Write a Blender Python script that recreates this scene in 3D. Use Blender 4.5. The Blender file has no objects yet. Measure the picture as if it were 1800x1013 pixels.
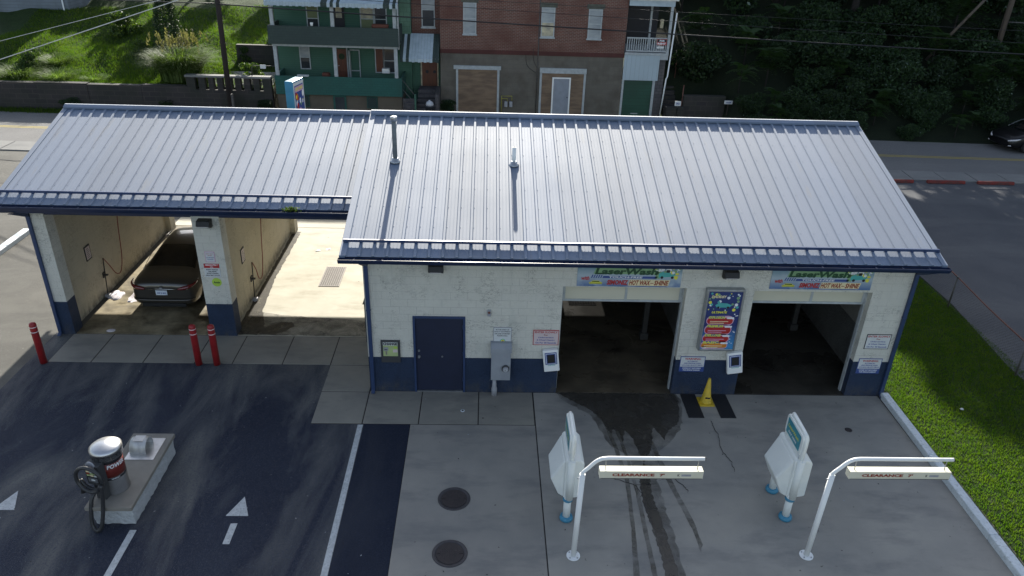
import bpy, math, random
import numpy as np
from mathutils import Vector, Matrix
R = math.radians
random.seed(7)
SC = bpy.context.scene
COL = SC.collection
# ------------------------------------------------------------------ materials
def _bsdf(m):
    m.use_nodes = True
    return m.node_tree, m.node_tree.nodes['Principled BSDF']
def N(nt, t, **kw):
    n = nt.nodes.new(t)
    for k, v in kw.items():
        if k in n.inputs.keys(): n.inputs[k].default_value = v
        else: setattr(n, k, v)
    return n
def rgb(c): return (c[0], c[1], c[2], 1)
def mixc(nt, fac, a, b, mode='MIX'):
    n = nt.nodes.new('ShaderNodeMix'); n.data_type = 'RGBA'; n.blend_type = mode
    for s, v in ((0, fac), (6, a), (7, b)):
        if isinstance(v, (int, float)): n.inputs[s].default_value = v
        elif isinstance(v, tuple): n.inputs[s].default_value = rgb(v)
        else: nt.links.new(v, n.inputs[s])
    return n.outputs[2]
def ramp(nt, fac, a, b):
    n = nt.nodes.new('ShaderNodeMapRange'); n.clamp = True
    nt.links.new(fac, n.inputs[0]); n.inputs[1].default_value = a; n.inputs[2].default_value = b
    return n.outputs[0]
def coords(nt, stretch=(1, 1, 1), world=False):
    if world:
        o = N(nt, 'ShaderNodeNewGeometry').outputs['Position']
    else:
        o = N(nt, 'ShaderNodeTexCoord').outputs['Object']
    mp = N(nt, 'ShaderNodeMapping'); mp.inputs['Scale'].default_value = stretch
    nt.links.new(o, mp.inputs['Vector']); return mp.outputs[0]
def noise(nt, vec, scale, detail=5, rough=.55, dist=0):
    n = N(nt, 'ShaderNodeTexNoise'); n.inputs['Scale'].default_value = scale
    n.inputs['Detail'].default_value = detail; n.inputs['Roughness'].default_value = rough
    n.inputs['Distortion'].default_value = dist
    nt.links.new(vec, n.inputs['Vector']); return n.outputs[0]
def bump(nt, h, strength, dist, b, prev=None):
    n = N(nt, 'ShaderNodeBump'); n.inputs['Strength'].default_value = strength; n.inputs['Distance'].default_value = dist
    nt.links.new(h, n.inputs['Height'])
    if prev: nt.links.new(prev, n.inputs['Normal'])
    nt.links.new(n.outputs[0], b.inputs['Normal']); return n.outputs[0]
def pm(name, c1, c2=None, scale=4, rough=.6, metal=0, bmp=0, bscale=60, bd=.01, spec=.5, stretch=(1, 1, 1), coat=0, lo=.35, hi=.65, c3=None, s3=40, sheen=0):
    m = bpy.data.materials.new(name); nt, b = _bsdf(m)
    b.inputs['Roughness'].default_value = rough; b.inputs['Metallic'].default_value = metal
    b.inputs['Specular IOR Level'].default_value = spec; b.inputs['Coat Weight'].default_value = coat
    b.inputs['Coat Roughness'].default_value = .05
    v = coords(nt, stretch)
    if c2 is None: c2 = tuple(x * .86 for x in c1)
    col = mixc(nt, ramp(nt, noise(nt, v, scale), lo, hi), c1, c2)
    if c3 is not None:
        v2 = coords(nt)
        col = mixc(nt, ramp(nt, noise(nt, v2, s3, 3), .55, .7), col, c3)
    nt.links.new(col, b.inputs['Base Color'])
    if bmp: bump(nt, noise(nt, coords(nt), bscale, 4), bmp, bd, b)
    return m
M = {}
M['blue'] = pm('trim_blue_paint', (.026, .050, .125), (.022, .043, .105), rough=.42, spec=.5)
M['bluedoor'] = pm('door_blue_paint', (.012, .018, .045), (.010, .015, .038), rough=.5)
M['navy'] = pm('gutter_blue', (.014, .026, .07), (.011, .021, .055), rough=.35)
M['silver'] = pm('galvanised', (.42, .44, .46), (.33, .35, .37), rough=.38, metal=.85, scale=9)
M['steel'] = pm('stainless', (.62, .62, .62), (.5, .5, .5), rough=.36, metal=1, scale=6)
M['dgrey'] = pm('dark_grey_metal', (.05, .052, .055), rough=.5)
M['black'] = pm('black_rubber', (.012, .012, .013), (.02, .02, .021), rough=.55, scale=12)
M['mat'] = pm('rubber_mat', (.010, .011, .014), (.014, .014, .017), rough=.75, bmp=.5, bscale=120)
M['white'] = pm('white_paint', (.84, .85, .83), (.78, .79, .78), rough=.4, scale=3)
M['plastic'] = pm('white_moulded_plastic', (.74, .77, .74), (.66, .69, .67), rough=.38, scale=1.5, bmp=.15, bscale=90, bd=.003)
M['cyan'] = pm('blue_base_ring', (.05, .24, .38), rough=.4)
M['cream'] = pm('cream_enamel', (.66, .64, .52), (.6, .57, .45), rough=.35, scale=2)
M['red'] = pm('red_plastic_sleeve', (.33, .018, .02), (.25, .014, .018), rough=.45)
M['redblock'] = pm('red_painted_concrete', (.20, .02, .015), (.09, .03, .025), rough=.8, scale=6, bmp=.4)
M['refl'] = pm('reflective_tape', (.8, .7, .7), rough=.3)
M['yellow'] = pm('yellow_cone_plastic', (.62, .42, .02), (.5, .36, .03), rough=.5, scale=7)
M['plate'] = pm('licence_plate', (.62, .68, .75), rough=.4)
M['ink'] = pm('black_ink', (.015, .015, .02), rough=.6)
M['inkred'] = pm('red_ink', (.42, .03, .03), rough=.6)
M['inkblue'] = pm('blue_ink', (.03, .06, .3), rough=.6)
M['inkbrown'] = pm('dark_red_letters', (.28, .035, .015), rough=.5)
M['inkyel'] = pm('yellow_ink', (.75, .72, .08), rough=.5)
M['inkcream'] = pm('cream_ink', (.78, .68, .42), rough=.5)
M['inkorange'] = pm('orange_ink', (.65, .22, .02), rough=.5)
M['inkgreen'] = pm('dark_green_ink', (.015, .07, .03), rough=.5)
M['inklgreen'] = pm('lime_ink', (.22, .38, .20), rough=.5)
M['inkteal'] = pm('teal_ink', (.08, .42, .40), rough=.5)
M['inkwhite'] = pm('white_ink', (.8, .82, .84), rough=.5)
M['inkpink'] = pm('pink_ink', (.62, .35, .5), rough=.5)
M['signwhite'] = pm('white_sign_face', (.62, .64, .64), (.55, .57, .57), rough=.5, scale=3)
M['signpink'] = pm('pale_pink_sign_face', (.60, .50, .50), (.55, .47, .47), rough=.5, scale=3)
M['signred'] = pm('sign_red', (.42, .02, .02), rough=.5)
M['signlime'] = pm('lime_sticker', (.42, .62, .08), rough=.5)
M['signblue'] = pm('sign_blue', (.04, .08, .28), rough=.5)
M['screen'] = pm('dark_screen', (.03, .03, .03), rough=.2)
M['greypaint'] = pm('grey_enamel', (.30, .32, .35), (.25, .27, .30), rough=.45, scale=3)
M['hood'] = pm('brushed_steel_hood', (.55, .55, .54), (.46, .46, .45), rough=.48, metal=.7, scale=5)
M['kteal'] = pm('teal_sign_print', (.03, .20, .27), (.05, .28, .34), rough=.4, scale=5)
M['armgrey'] = pm('dark_grey_paint', (.032, .032, .03), (.022, .022, .02), rough=.7)  # near-black grey, so the spray arms show only faintly
M['pvc'] = pm('pvc_grey', (.33, .34, .37), rough=.5, scale=9, bmp=.3, bscale=14)
M['hosered'] = pm('red_hose', (.20, .03, .02), rough=.5)
M['hose'] = pm('vacuum_hose', (.022, .023, .025), (.035, .036, .038), rough=.4, scale=20)
M['grate'] = pm('grey_rusted_grate', (.16, .14, .125), (.11, .09, .08), rough=.7, scale=14)
M['iron'] = pm('cast_iron', (.035, .026, .025), (.022, .017, .018), rough=.6, scale=14, bmp=.8, bscale=55, bd=.006)
M['rustiron'] = pm('cast_iron_rim', (.05, .045, .05), (.03, .028, .03), rough=.5, scale=14)
M['rust'] = pm('rusty_pipe', (.17, .07, .055), (.10, .04, .03), rough=.75, scale=20)
M['post'] = pm('weathered_steel_post', (.10, .10, .10), (.07, .06, .05), rough=.6, scale=12)
M['wire'] = pm('power_line', (.012, .012, .014), rough=.5)
M['wirelit'] = pm('sunlit_cable', (.62, .62, .60), rough=.4)  # pale tone stands in for sunlight on the cable
M['wood'] = pm('weathered_pole_wood', (.13, .10, .075), (.075, .06, .05), rough=.9, scale=8, stretch=(1, 1, .08), bmp=.6, bscale=30)
M['darkwood'] = pm('dark_creosote_pole', (.035, .025, .022), (.02, .016, .015), rough=.9, scale=8, stretch=(1, 1, .08), bmp=.6)
M['foam'] = pm('white_foam', (.72, .68, .72), (.6, .56, .6), rough=.8, scale=20, bmp=.8, bscale=30, bd=.02)
M['glass'] = pm('dark_window_glass', (.03, .035, .04), (.05, .055, .06), rough=.08, spec=.8, scale=1.5)
M['curtain'] = pm('pale_window_blind', (.34, .37, .38), (.22, .25, .27), rough=.5, scale=1.2, stretch=(1, 1, 2.2))
M['curtainwarm'] = pm('cream_window_blind', (.52, .46, .30), (.25, .24, .2), rough=.35, scale=3, stretch=(1, 1, 1.5))
M['olive'] = pm('olive_window_shade', (.16, .19, .09), rough=.6)
M['framew'] = pm('weathered_white_trim', (.42, .45, .46), (.32, .35, .36), rough=.7, scale=6)
M['lintel'] = pm('stone_lintel', (.10, .105, .085), (.07, .075, .06), rough=.9, scale=5)
M['whiteboard'] = pm('pale_blue_white_boards', (.42, .50, .55), (.34, .42, .47), rough=.7, scale=4)
M['brown'] = pm('brown_door_wood', (.12, .035, .014), (.08, .025, .012), rough=.5, scale=6, stretch=(3, 3, .3))
M['ply'] = pm('bare_plywood', (.21, .145, .095), (.145, .10, .068), rough=.8, scale=2.2, stretch=(.5, 1, 2.2), lo=.42, hi=.58)
M['greydoor'] = pm('grey_steel_door', (.26, .29, .34), rough=.5)
M['redbrown'] = pm('red_brown_cloth', (.12, .04, .025), rough=.8)
M['cardark'] = pm('charcoal_car_paint', (.062, .056, .048), (.068, .061, .052), rough=.28, metal=.55, coat=.9, scale=2)
M['carblack'] = pm('black_car_paint', (.004, .004, .005), rough=.35, metal=0, coat=.15, spec=.3)
M['carglass'] = pm('tinted_car_glass', (.006, .007, .008), rough=.04, spec=.6)
M['cartrim'] = pm('chrome_trim', (.6, .6, .6), rough=.15, metal=1)
M['tyre'] = pm('tyre_rubber', (.012, .012, .012), rough=.8)
M['rim'] = pm('alloy_rim', (.22, .22, .23), rough=.35, metal=.9)
M['lampred'] = pm('red_tail_lamp', (.13, .01, .012), rough=.12, coat=.8, scale=8)
M['lampclear'] = pm('clear_lamp', (.65, .62, .62), rough=.15, coat=.8)
M['trash'] = pm('dark_plastic_bin', (.03, .034, .045), rough=.6)
M['bag'] = pm('white_plastic_bag', (.5, .52, .56), (.35, .37, .4), rough=.4, scale=14, bmp=.6)
M['gaspipe'] = pm('yellow_gas_pipe', (.32, .30, .05), rough=.5)
M['sticker'] = pm('pale_green_panel', (.42, .5, .22), (.34, .42, .2), rough=.5)
M['cracks'] = pm('crack_filler', (.015, .015, .016), rough=.8)
M['paintwhite'] = pm('worn_white_line_paint', (.52, .54, .54), (.40, .42, .42), rough=.7, scale=9, c3=(.22, .23, .24), s3=30)
M['paintyellow'] = pm('worn_yellow_line_paint', (.40, .31, .05), (.32, .25, .06), rough=.7, scale=5)
M['kerbwhite'] = pm('white_painted_concrete', (.66, .70, .72), (.55, .60, .62), rough=.7, scale=5, c3=(.42, .45, .45), s3=22, bmp=.3, bscale=70)
M['roughwhite'] = pm('rough_white_block', (.50, .52, .53), (.42, .44, .45), rough=.9, scale=9, bmp=1, bscale=28, bd=.05)
M['capgrey'] = pm('grey_brown_cap_stone', (.23, .215, .185), (.20, .185, .16), rough=.8, scale=4, bmp=.25, bscale=150)
def cut_mat(name, albs):
    pass

def wallmat(name, c1, c2, stain, vein, blocks=True, bs=1.0):
    m = bpy.data.materials.new(name); nt, b = _bsdf(m)
    v = coords(nt, world=True)
    b.inputs['Roughness'].default_value = .75; b.inputs['Specular IOR Level'].default_value = .3
    col = mixc(nt, ramp(nt, noise(nt, v, 1.3), .35, .7), c1, c2)
    # soft large stains
    v2 = coords(nt, (1, 1, .35), True)
    col = mixc(nt, ramp(nt, noise(nt, v2, 2.4, 6), .58, .8), col, stain)
    # chipped block edges: thin crooked cracks near the mortar courses
    v3 = coords(nt, (1, 1, 2.2), True)
    n3 = noise(nt, v3, 4.2, 6, .65, 1.6)
    mm = N(nt, 'ShaderNodeMath', operation='SUBTRACT'); nt.links.new(n3, mm.inputs[0]); mm.inputs[1].default_value = .5
    ab = N(nt, 'ShaderNodeMath', operation='ABSOLUTE'); nt.links.new(mm.outputs[0], ab.inputs[0])
    line = ramp(nt, ab.outputs[0], .018, .0)
    msk = ramp(nt, noise(nt, v, 1.9, 5), .49, .60)
    mu = N(nt, 'ShaderNodeMath', operation='MULTIPLY'); nt.links.new(line, mu.inputs[0]); nt.links.new(msk, mu.inputs[1])
    col = mixc(nt, mu.outputs[0], col, vein)
    sz = N(nt, 'ShaderNodeSeparateXYZ'); nt.links.new(v, sz.inputs[0])
    low = ramp(nt, sz.outputs[2], .42, .0); sp_ = N(nt, 'ShaderNodeMath', operation='MULTIPLY'); nt.links.new(low, sp_.inputs[0])
    nt.links.new(ramp(nt, noise(nt, coords(nt, (1, 1, .6), True), 5, 6, .7), .42, .72), sp_.inputs[1])
    col = mixc(nt, sp_.outputs[0], col, (.085, .08, .07))          # splashed grime at the foot of the wall
    col = mixc(nt, ramp(nt, noise(nt, v, 13, 3, .5), .71, .74), col, tuple(min(.5, x * .5 + .08) for x in c1))   # chips
    run = N(nt, 'ShaderNodeMath', operation='MULTIPLY'); nt.links.new(ramp(nt, noise(nt, coords(nt, (9, 9, .35), True), 1.4, 4, .6), .56, .72), run.inputs[0])
    nt.links.new(ramp(nt, sz.outputs[2], 2.3, 3.6), run.inputs[1]); rn2 = N(nt, 'ShaderNodeMath', operation='MULTIPLY'); nt.links.new(run.outputs[0], rn2.inputs[0]); rn2.inputs[1].default_value = .55
    col = mixc(nt, rn2.outputs[0], col, stain)
    h = noise(nt, v, 18 * bs, 6, .7)
    if blocks:
        sx = N(nt, 'ShaderNodeSeparateXYZ'); nt.links.new(v, sx.inputs[0])
        ad = N(nt, 'ShaderNodeMath', operation='ADD'); nt.links.new(sx.outputs[0], ad.inputs[0]); nt.links.new(sx.outputs[1], ad.inputs[1])
        cb = N(nt, 'ShaderNodeCombineXYZ'); nt.links.new(ad.outputs[0], cb.inputs[0]); nt.links.new(sx.outputs[2], cb.inputs[1])
        br = N(nt, 'ShaderNodeTexBrick'); nt.links.new(cb.outputs[0], br.inputs['Vector'])
        br.inputs['Scale'].default_value = 1; br.inputs['Brick Width'].default_value = .40; br.inputs['Row Height'].default_value = .20
        br.inputs['Mortar Size'].default_value = .006; br.inputs['Mortar Smooth'].default_value = .4
        f = N(nt, 'ShaderNodeMath', operation='MULTIPLY'); nt.links.new(br.outputs['Fac'], f.inputs[0])
        nt.links.new(ramp(nt, noise(nt, v, 1.1, 3), .35, .6), f.inputs[1])
        col = mixc(nt, ramp(nt, f.outputs[0], 0, 3.2), col, vein)
        p = bump(nt, br.outputs['Fac'], -.16, .01, b)
        bump(nt, h, 1.0, .05, b, p)
    else:
        bump(nt, h, .6, .03, b)
    nt.links.new(col, b.inputs['Base Color'])
    return m
M['wall'] = wallmat('white_painted_block', (.69, .68, .61), (.63, .62, .56), (.50, .51, .46), (.13, .13, .11))
M['band'] = wallmat('blue_painted_block', (.026, .044, .088), (.022, .038, .076), (.020, .032, .062), (.014, .022, .045))
M['tan'] = wallmat('cream_painted_block', (.56, .51, .39), (.50, .455, .345), (.40, .36, .27), (.18, .155, .11), True, .6)
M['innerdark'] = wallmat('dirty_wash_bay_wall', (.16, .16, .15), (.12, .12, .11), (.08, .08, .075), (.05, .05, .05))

def concrete(name, a, b_, stain, scale=.55, bands=0, wetrough=None, spot=None):
    m = bpy.data.materials.new(name); nt, b = _bsdf(m); v = coords(nt, world=True)
    col = mixc(nt, ramp(nt, noise(nt, v, scale, 6, .6), .32, .68), a, b_)
    v2 = coords(nt, (.35, 1, 1), True)
    col = mixc(nt, ramp(nt, noise(nt, v2, 1.6, 7, .65), .50, .78), col, stain)
    col = mixc(nt, ramp(nt, noise(nt, v, 130, 2), .62, .8), col, tuple(x * .55 for x in a))
    sp = ramp(nt, noise(nt, v, 7, 2, .4), .74, .78)
    col = mixc(nt, sp, col, tuple(x * .35 for x in a))
    if spot: col = mixc(nt, ramp(nt, noise(nt, v, .9, 5, .6, .4), .52, .62), col, spot)
    nt.links.new(col, b.inputs['Base Color'])
    b.inputs['Roughness'].default_value = .8; b.inputs['Specular IOR Level'].default_value = .35
    if wetrough is not None:
        mr = N(nt, 'ShaderNodeMapRange'); nt.links.new(noise(nt, v, .9, 5, .6, .4), mr.inputs[0])
        mr.inputs[1].default_value = .45; mr.inputs[2].default_value = .6; mr.inputs[3].default_value = .5; mr.inputs[4].default_value = wetrough
        nt.links.new(mr.outputs[0], b.inputs['Roughness'])
    bump(nt, noise(nt, v, 90, 3), .25, .004, b)
    return m
M['conc'] = concrete('apron_concrete', (.34, .32, .28), (.235, .228, .21), (.155, .155, .155))
M['conc2'] = concrete('apron_concrete_darker', (.30, .28, .245), (.21, .203, .187), (.14, .138, .138))
M['walk'] = concrete('sidewalk_concrete', (.27, .255, .215), (.21, .20, .175), (.14, .135, .125), .9)
M['oldwalk'] = concrete('old_sidewalk', (.21, .21, .20), (.17, .17, .165), (.13, .13, .13), .7)
M['bayfloor'] = concrete('dry_bay_floor', (.50, .475, .395), (.41, .385, .31), (.28, .255, .19), 1.1)
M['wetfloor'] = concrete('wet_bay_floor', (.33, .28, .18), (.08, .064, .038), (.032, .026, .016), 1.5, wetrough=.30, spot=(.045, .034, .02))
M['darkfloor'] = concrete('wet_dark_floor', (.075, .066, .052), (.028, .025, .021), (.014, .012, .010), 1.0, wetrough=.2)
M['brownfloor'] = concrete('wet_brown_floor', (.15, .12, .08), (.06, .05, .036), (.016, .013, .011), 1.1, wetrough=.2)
M['wet'] = concrete('wet_concrete', (.070, .062, .050), (.055, .049, .040), (.042, .038, .033), 1.2, wetrough=.3)
M['wet_or_shade'] = concrete('drying_or_shaded_concrete', (.15, .14, .12), (.12, .112, .098), (.10, .095, .085), 1.2)
def see_through(name, a, b_, lo, hi, f0, f1, rough):
    m = concrete(name, a, b_, b_, 1.2); nt = m.node_tree; b = nt.nodes['Principled BSDF']; out = nt.nodes['Material Output']
    b.inputs['Roughness'].default_value = rough
    v = coords(nt, world=True); r_ = N(nt, 'ShaderNodeMapRange'); nt.links.new(noise(nt, v, 2.2, 6, .7, .5), r_.inputs[0])
    for i, x in enumerate((lo, hi, f0, f1)): r_.inputs[i + 1].default_value = x
    tr = N(nt, 'ShaderNodeBsdfTransparent'); mx = N(nt, 'ShaderNodeMixShader'); nt.links.new(r_.outputs[0], mx.inputs[0])
    nt.links.new(b.outputs[0], mx.inputs[1]); nt.links.new(tr.outputs[0], mx.inputs[2]); nt.links.new(mx.outputs[0], out.inputs[0]); return m
M['brownfloor'] = concrete('wet_brown_floor', (.15, .12, .08), (.06, .05, .036), (.016, .013, .011), 1.1, wetrough=.2)
M['wet'] = see_through('wet_concrete', (.068, .060, .048), (.052, .047, .040), .40, .64, .05, .42, .3)
M['wetedge'] = see_through('damp_concrete_edge', (.075, .068, .056), (.06, .055, .046), .35, .65, .45, .9, .5)
M['wet_or_shade'] = see_through('drying_or_shaded_concrete', (.10, .09, .072), (.085, .077, .063), .35, .65, .25, .85, .5)  # thin wet trickles, and the painted shade inside the empty bay's mouth
M['joint'] = pm('joint_dirt', (.02, .018, .018), rough=.95)

def asphalt(name, dark, light, streak, sscale=.5, stretch=(1, .12, 1), lo=.5, hi=.75, rough=.8, grain=.5, cst=None):
    m = bpy.data.materials.new(name); nt, b = _bsdf(m); v = coords(nt, world=True)
    col = mixc(nt, ramp(nt, noise(nt, v, .5, 6, .6, .6), .35, .7), dark, light)
    vs = coords(nt, stretch, True)
    col = mixc(nt, ramp(nt, noise(nt, vs, sscale, 6, .6, .7), lo, hi), col, streak)
    col = mixc(nt, ramp(nt, noise(nt, v, 26, 4, .7), .50, .72), col, tuple(x * 1.5 for x in light))
    g = noise(nt, v, 170, 3, .7)
    col = mixc(nt, ramp(nt, g, .56, .75), col, tuple(min(1, x * 2.2 + .01) for x in streak), 'MIX') if grain else col
    sp = ramp(nt, noise(nt, v, 11, 2, .4), .76, .79)
    col = mixc(nt, sp, col, tuple(x * 2 + .03 for x in streak))
    nt.links.new(col, b.inputs['Base Color'])
    col = mixc(nt, ramp(nt, noise(nt, v, 62, 2, .8), .60, .76), col, tuple(min(1, x * 1.3 + .004) for x in streak))
    nt.links.new(col, b.inputs['Base Color'])
    b.inputs['Roughness'].default_value = rough; b.inputs['Specular IOR Level'].default_value = .2
    bump(nt, noise(nt, v, 120, 3, .7), .6, .008, b)
    return m
M['sealed'] = asphalt('sealed_asphalt', (.008, .012, .028), (.020, .026, .044), (.125, .125, .12), .7, (1, .25, 1), .44, .66)
M['sealednew'] = asphalt('fresh_sealed_asphalt', (.008, .012, .026), (.013, .018, .034), (.036, .04, .05), .7, (1, .25, 1), .5, .8)
M['oldasphalt'] = asphalt('old_light_asphalt', (.105, .10, .088), (.068, .066, .06), (.135, .13, .115), .6, (.5, 1, 1), .45, .7)
M['lot'] = asphalt('right_lot_asphalt', (.080, .083, .09), (.058, .061, .069), (.11, .112, .115), .5, (.3, 1, 1))
M['road'] = asphalt('road_asphalt', (.15, .148, .145), (.125, .123, .12), (.19, .185, .175), .5, (.04, 1, 1))

def brickmat(name, c1, c2, mortar, w, h, ms=.01, rough=.85, bmp_=.4, xz=True, off=.5, dirt=None, mscale=.8):
    m = bpy.data.materials.new(name); nt, b = _bsdf(m); v = coords(nt, world=True)
    sx = N(nt, 'ShaderNodeSeparateXYZ'); nt.links.new(v, sx.inputs[0])
    ad = N(nt, 'ShaderNodeMath', operation='ADD'); nt.links.new(sx.outputs[0], ad.inputs[0]); nt.links.new(sx.outputs[1], ad.inputs[1])
    cb = N(nt, 'ShaderNodeCombineXYZ'); nt.links.new(ad.outputs[0], cb.inputs[0]); nt.links.new(sx.outputs[2], cb.inputs[1])
    br = N(nt, 'ShaderNodeTexBrick'); nt.links.new(cb.outputs[0], br.inputs['Vector'])
    br.offset = off
    br.inputs['Scale'].default_value = 1; br.inputs['Brick Width'].default_value = w; br.inputs['Row Height'].default_value = h
    br.inputs['Mortar Size'].default_value = ms; br.inputs['Color1'].default_value = rgb(c1); br.inputs['Color2'].default_value = rgb(c2)
    br.inputs['Mortar'].default_value = rgb(mortar)
    col = mixc(nt, ramp(nt, noise(nt, v, mscale, 5), .4, .75), br.outputs['Color'], dirt or tuple(x * .6 for x in c1))
    nt.links.new(col, b.inputs['Base Color']); b.inputs['Roughness'].default_value = rough
    bump(nt, br.outputs['Fac'], -bmp_, .01, b)
    return m
M['brick'] = brickmat('red_brick', (.155, .058, .042), (.115, .046, .036), (.20, .16, .13), .215, .078, .011)
M['brickdark'] = brickmat('dark_red_soldier_brick', (.10, .03, .025), (.08, .027, .022), (.06, .03, .028), .078, .22, .006)
M['render'] = brickmat('stained_cement_face', (.135, .122, .102), (.12, .11, .092), (.10, .092, .08), .6, .25, .006, bmp_=.1, dirt=(.085, .075, .06), mscale=1.6)
M['greensiding'] = brickmat('green_clapboard', (.052, .125, .088), (.056, .13, .092), (.025, .075, .048), 4.0, .12, .006, bmp_=.3, dirt=(.042, .115, .08))
M['greenshingle'] = brickmat('green_shingle', (.018, .088, .072), (.022, .10, .08), (.010, .05, .042), .3, .125, .006, bmp_=.3, dirt=(.02, .072, .06))
M['greyshingle'] = brickmat('grey_green_shingle', (.034, .052, .046), (.04, .06, .052), (.02, .03, .028), .3, .125, .006, bmp_=.3, dirt=(.03, .044, .04))
M['palegreen'] = brickmat('pale_green_siding', (.10, .19, .135), (.11, .2, .14), (.05, .10, .07), .35, .25, .008, bmp_=.3)
M['found'] = brickmat('tan_foundation', (.12, .10, .075), (.105, .09, .07), (.09, .078, .06), .8, .3, .004, bmp_=.1)
M['stone'] = brickmat('dark_stone_block', (.042, .036, .034), (.028, .025, .026), (.06, .05, .045), .62, .26, .016, bmp_=.8, dirt=(.022, .026, .018))
M['greystone'] = brickmat('grey_block', (.10, .095, .10), (.075, .07, .078), (.04, .04, .04), .3, .18, .012, bmp_=.6)
M['garage'] = brickmat('green_garage_door', (.010, .062, .040), (.012, .066, .043), (.005, .03, .02), 5, .2, .008, bmp_=.4, rough=.5)
M['clapwhite'] = brickmat('weathered_house_siding', (.20, .23, .26), (.18, .21, .24), (.11, .13, .15), 5, .2, .01, bmp_=.3)
M['boards'] = brickmat('vertical_pale_boards', (.40, .48, .53), (.38, .46, .51), (.2, .25, .28), .25, 9, .008, off=0, bmp_=.3, dirt=(.36, .43, .47))

def roofmat(name, c1, c2, rough, spec):
    m = bpy.data.materials.new(name); nt, b = _bsdf(m); v = coords(nt, (6, .25, 1), True)
    col = mixc(nt, ramp(nt, noise(nt, v, 1.2, 5), .3, .7), c1, c2)
    sp = N(nt, 'ShaderNodeSeparateXYZ'); nt.links.new(coords(nt, world=True), sp.inputs[0])
    dv = N(nt, 'ShaderNodeMath', operation='DIVIDE'); nt.links.new(sp.outputs[0], dv.inputs[0]); dv.inputs[1].default_value = .9144
    fl = N(nt, 'ShaderNodeMath', operation='FLOOR'); nt.links.new(dv.outputs[0], fl.inputs[0])
    wn_ = N(nt, 'ShaderNodeTexWhiteNoise'); wn_.noise_dimensions = '1D'; nt.links.new(fl.outputs[0], wn_.inputs['W'])
    col = mixc(nt, wn_.outputs['Value'], col, tuple(x * .78 for x in c1))
    col = mixc(nt, ramp(nt, noise(nt, coords(nt, (5, .5, 1), True), 1.1, 6, .65), .60, .82), col, (.11, .12, .13))
    nt.links.new(col, b.inputs['Base Color'])
    v2 = coords(nt, world=True)
    mr = N(nt, 'ShaderNodeMapRange'); nt.links.new(noise(nt, v2, .4, 4), mr.inputs[0]); mr.inputs[1].default_value = .3; mr.inputs[2].default_value = .7
    mr.inputs[3].default_value = rough - .06; mr.inputs[4].default_value = rough - .01
    nt.links.new(mr.outputs[0], b.inputs['Roughness']); b.inputs['Specular IOR Level'].default_value = spec
    b.inputs['Metallic'].default_value = ROOF_METAL
    b.inputs['Coat Weight'].default_value = 1; b.inputs['Coat IOR'].default_value = 1.9
    nt.links.new(mr.outputs[0], b.inputs['Coat Roughness'])
    return m
ROOF_METAL = 0
M['roof'] = roofmat('blue_metal_roofing', (.080, .130, .215), (.090, .138, .225), .78, .5)
def grassmat(name, a, b_, c, rough=.6):
    m = bpy.data.materials.new(name); nt, b = _bsdf(m); v = coords(nt, world=True)
    col = mixc(nt, ramp(nt, noise(nt, v, 1.1, 6), .35, .65), a, b_)
    col = mixc(nt, ramp(nt, noise(nt, v, 9, 4), .5, .75), col, c)
    nt.links.new(col, b.inputs['Base Color']); b.inputs['Roughness'].default_value = rough
    b.inputs['Specular IOR Level'].default_value = .25
    bump(nt, noise(nt, v, 45, 4), 1, .05, b)
    return m
M['turf'] = grassmat('lawn_turf', (.022, .048, .010), (.016, .036, .008), (.045, .06, .016), .95)
M['bank'] = grassmat('woodland_floor', (.014, .022, .010), (.010, .016, .008), (.02, .026, .012), .95)
def leafmat(name, c, c2, trans=.35):
    m = bpy.data.materials.new(name); nt, b = _bsdf(m)
    nt.nodes.remove(b); out = nt.nodes['Material Output']
    v = coords(nt); g = N(nt, 'ShaderNodeObjectInfo')
    col = mixc(nt, ramp(nt, noise(nt, v, 2.5, 4), .35, .65), c, c2)
    hs = N(nt, 'ShaderNodeHueSaturation'); nt.links.new(col, hs.inputs['Color'])
    nt.links.new(ramp(nt, g.outputs['Random'], -2.0, 1.2), hs.inputs['Value'])
    d = N(nt, 'ShaderNodeBsdfPrincipled'); nt.links.new(hs.outputs[0], d.inputs['Base Color']); d.inputs['Roughness'].default_value = .55
    d.inputs['Specular IOR Level'].default_value = .25
    t = N(nt, 'ShaderNodeBsdfTranslucent')
    tc = mixc(nt, 1.0, hs.outputs[0], (1.25, 1.35, .45), 'MULTIPLY'); nt.links.new(tc, t.inputs[0])
    mx = N(nt, 'ShaderNodeMixShader'); mx.inputs[0].default_value = trans
    nt.links.new(d.outputs[0], mx.inputs[1]); nt.links.new(t.outputs[0], mx.inputs[2]); nt.links.new(mx.outputs[0], out.inputs[0])
    return m
M['leaf1'] = leafmat('leaf_dark', (.020, .042, .020), (.030, .054, .025), .2)
M['wallgrey'] = pm('dirty_pale_wall', (.30, .29, .25), (.22, .21, .19), rough=.8)
M['drum'] = pm('grey_steel_drum', (.14, .135, .125), (.11, .105, .10), rough=.4, metal=.3, scale=4)
M['wraped'] = pm('dark_red_wrap', (.16, .02, .016), rough=.45)
M['fluegrey'] = pm('flue_grey', (.16, .18, .19), (.12, .135, .145), rough=.5, scale=8)
M['leaf2'] = leafmat('leaf_mid', (.032, .068, .022), (.042, .082, .026), .25)
M['leaf3'] = leafmat('leaf_light', (.085, .14, .03), (.10, .15, .035), .4)
M['leafw'] = leafmat('pale_flowers', (.20, .26, .22), (.16, .22, .18), .2)
M['blade'] = leafmat('lawn_blade', (.060, .125, .016), (.095, .15, .02), .65)
M['slopeb'] = leafmat('slope_grass', (.06, .13, .015), (.09, .16, .022), .5)
M['blade2'] = leafmat('slope_blade', (.075, .155, .018), (.125, .19, .028), .55)
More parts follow.
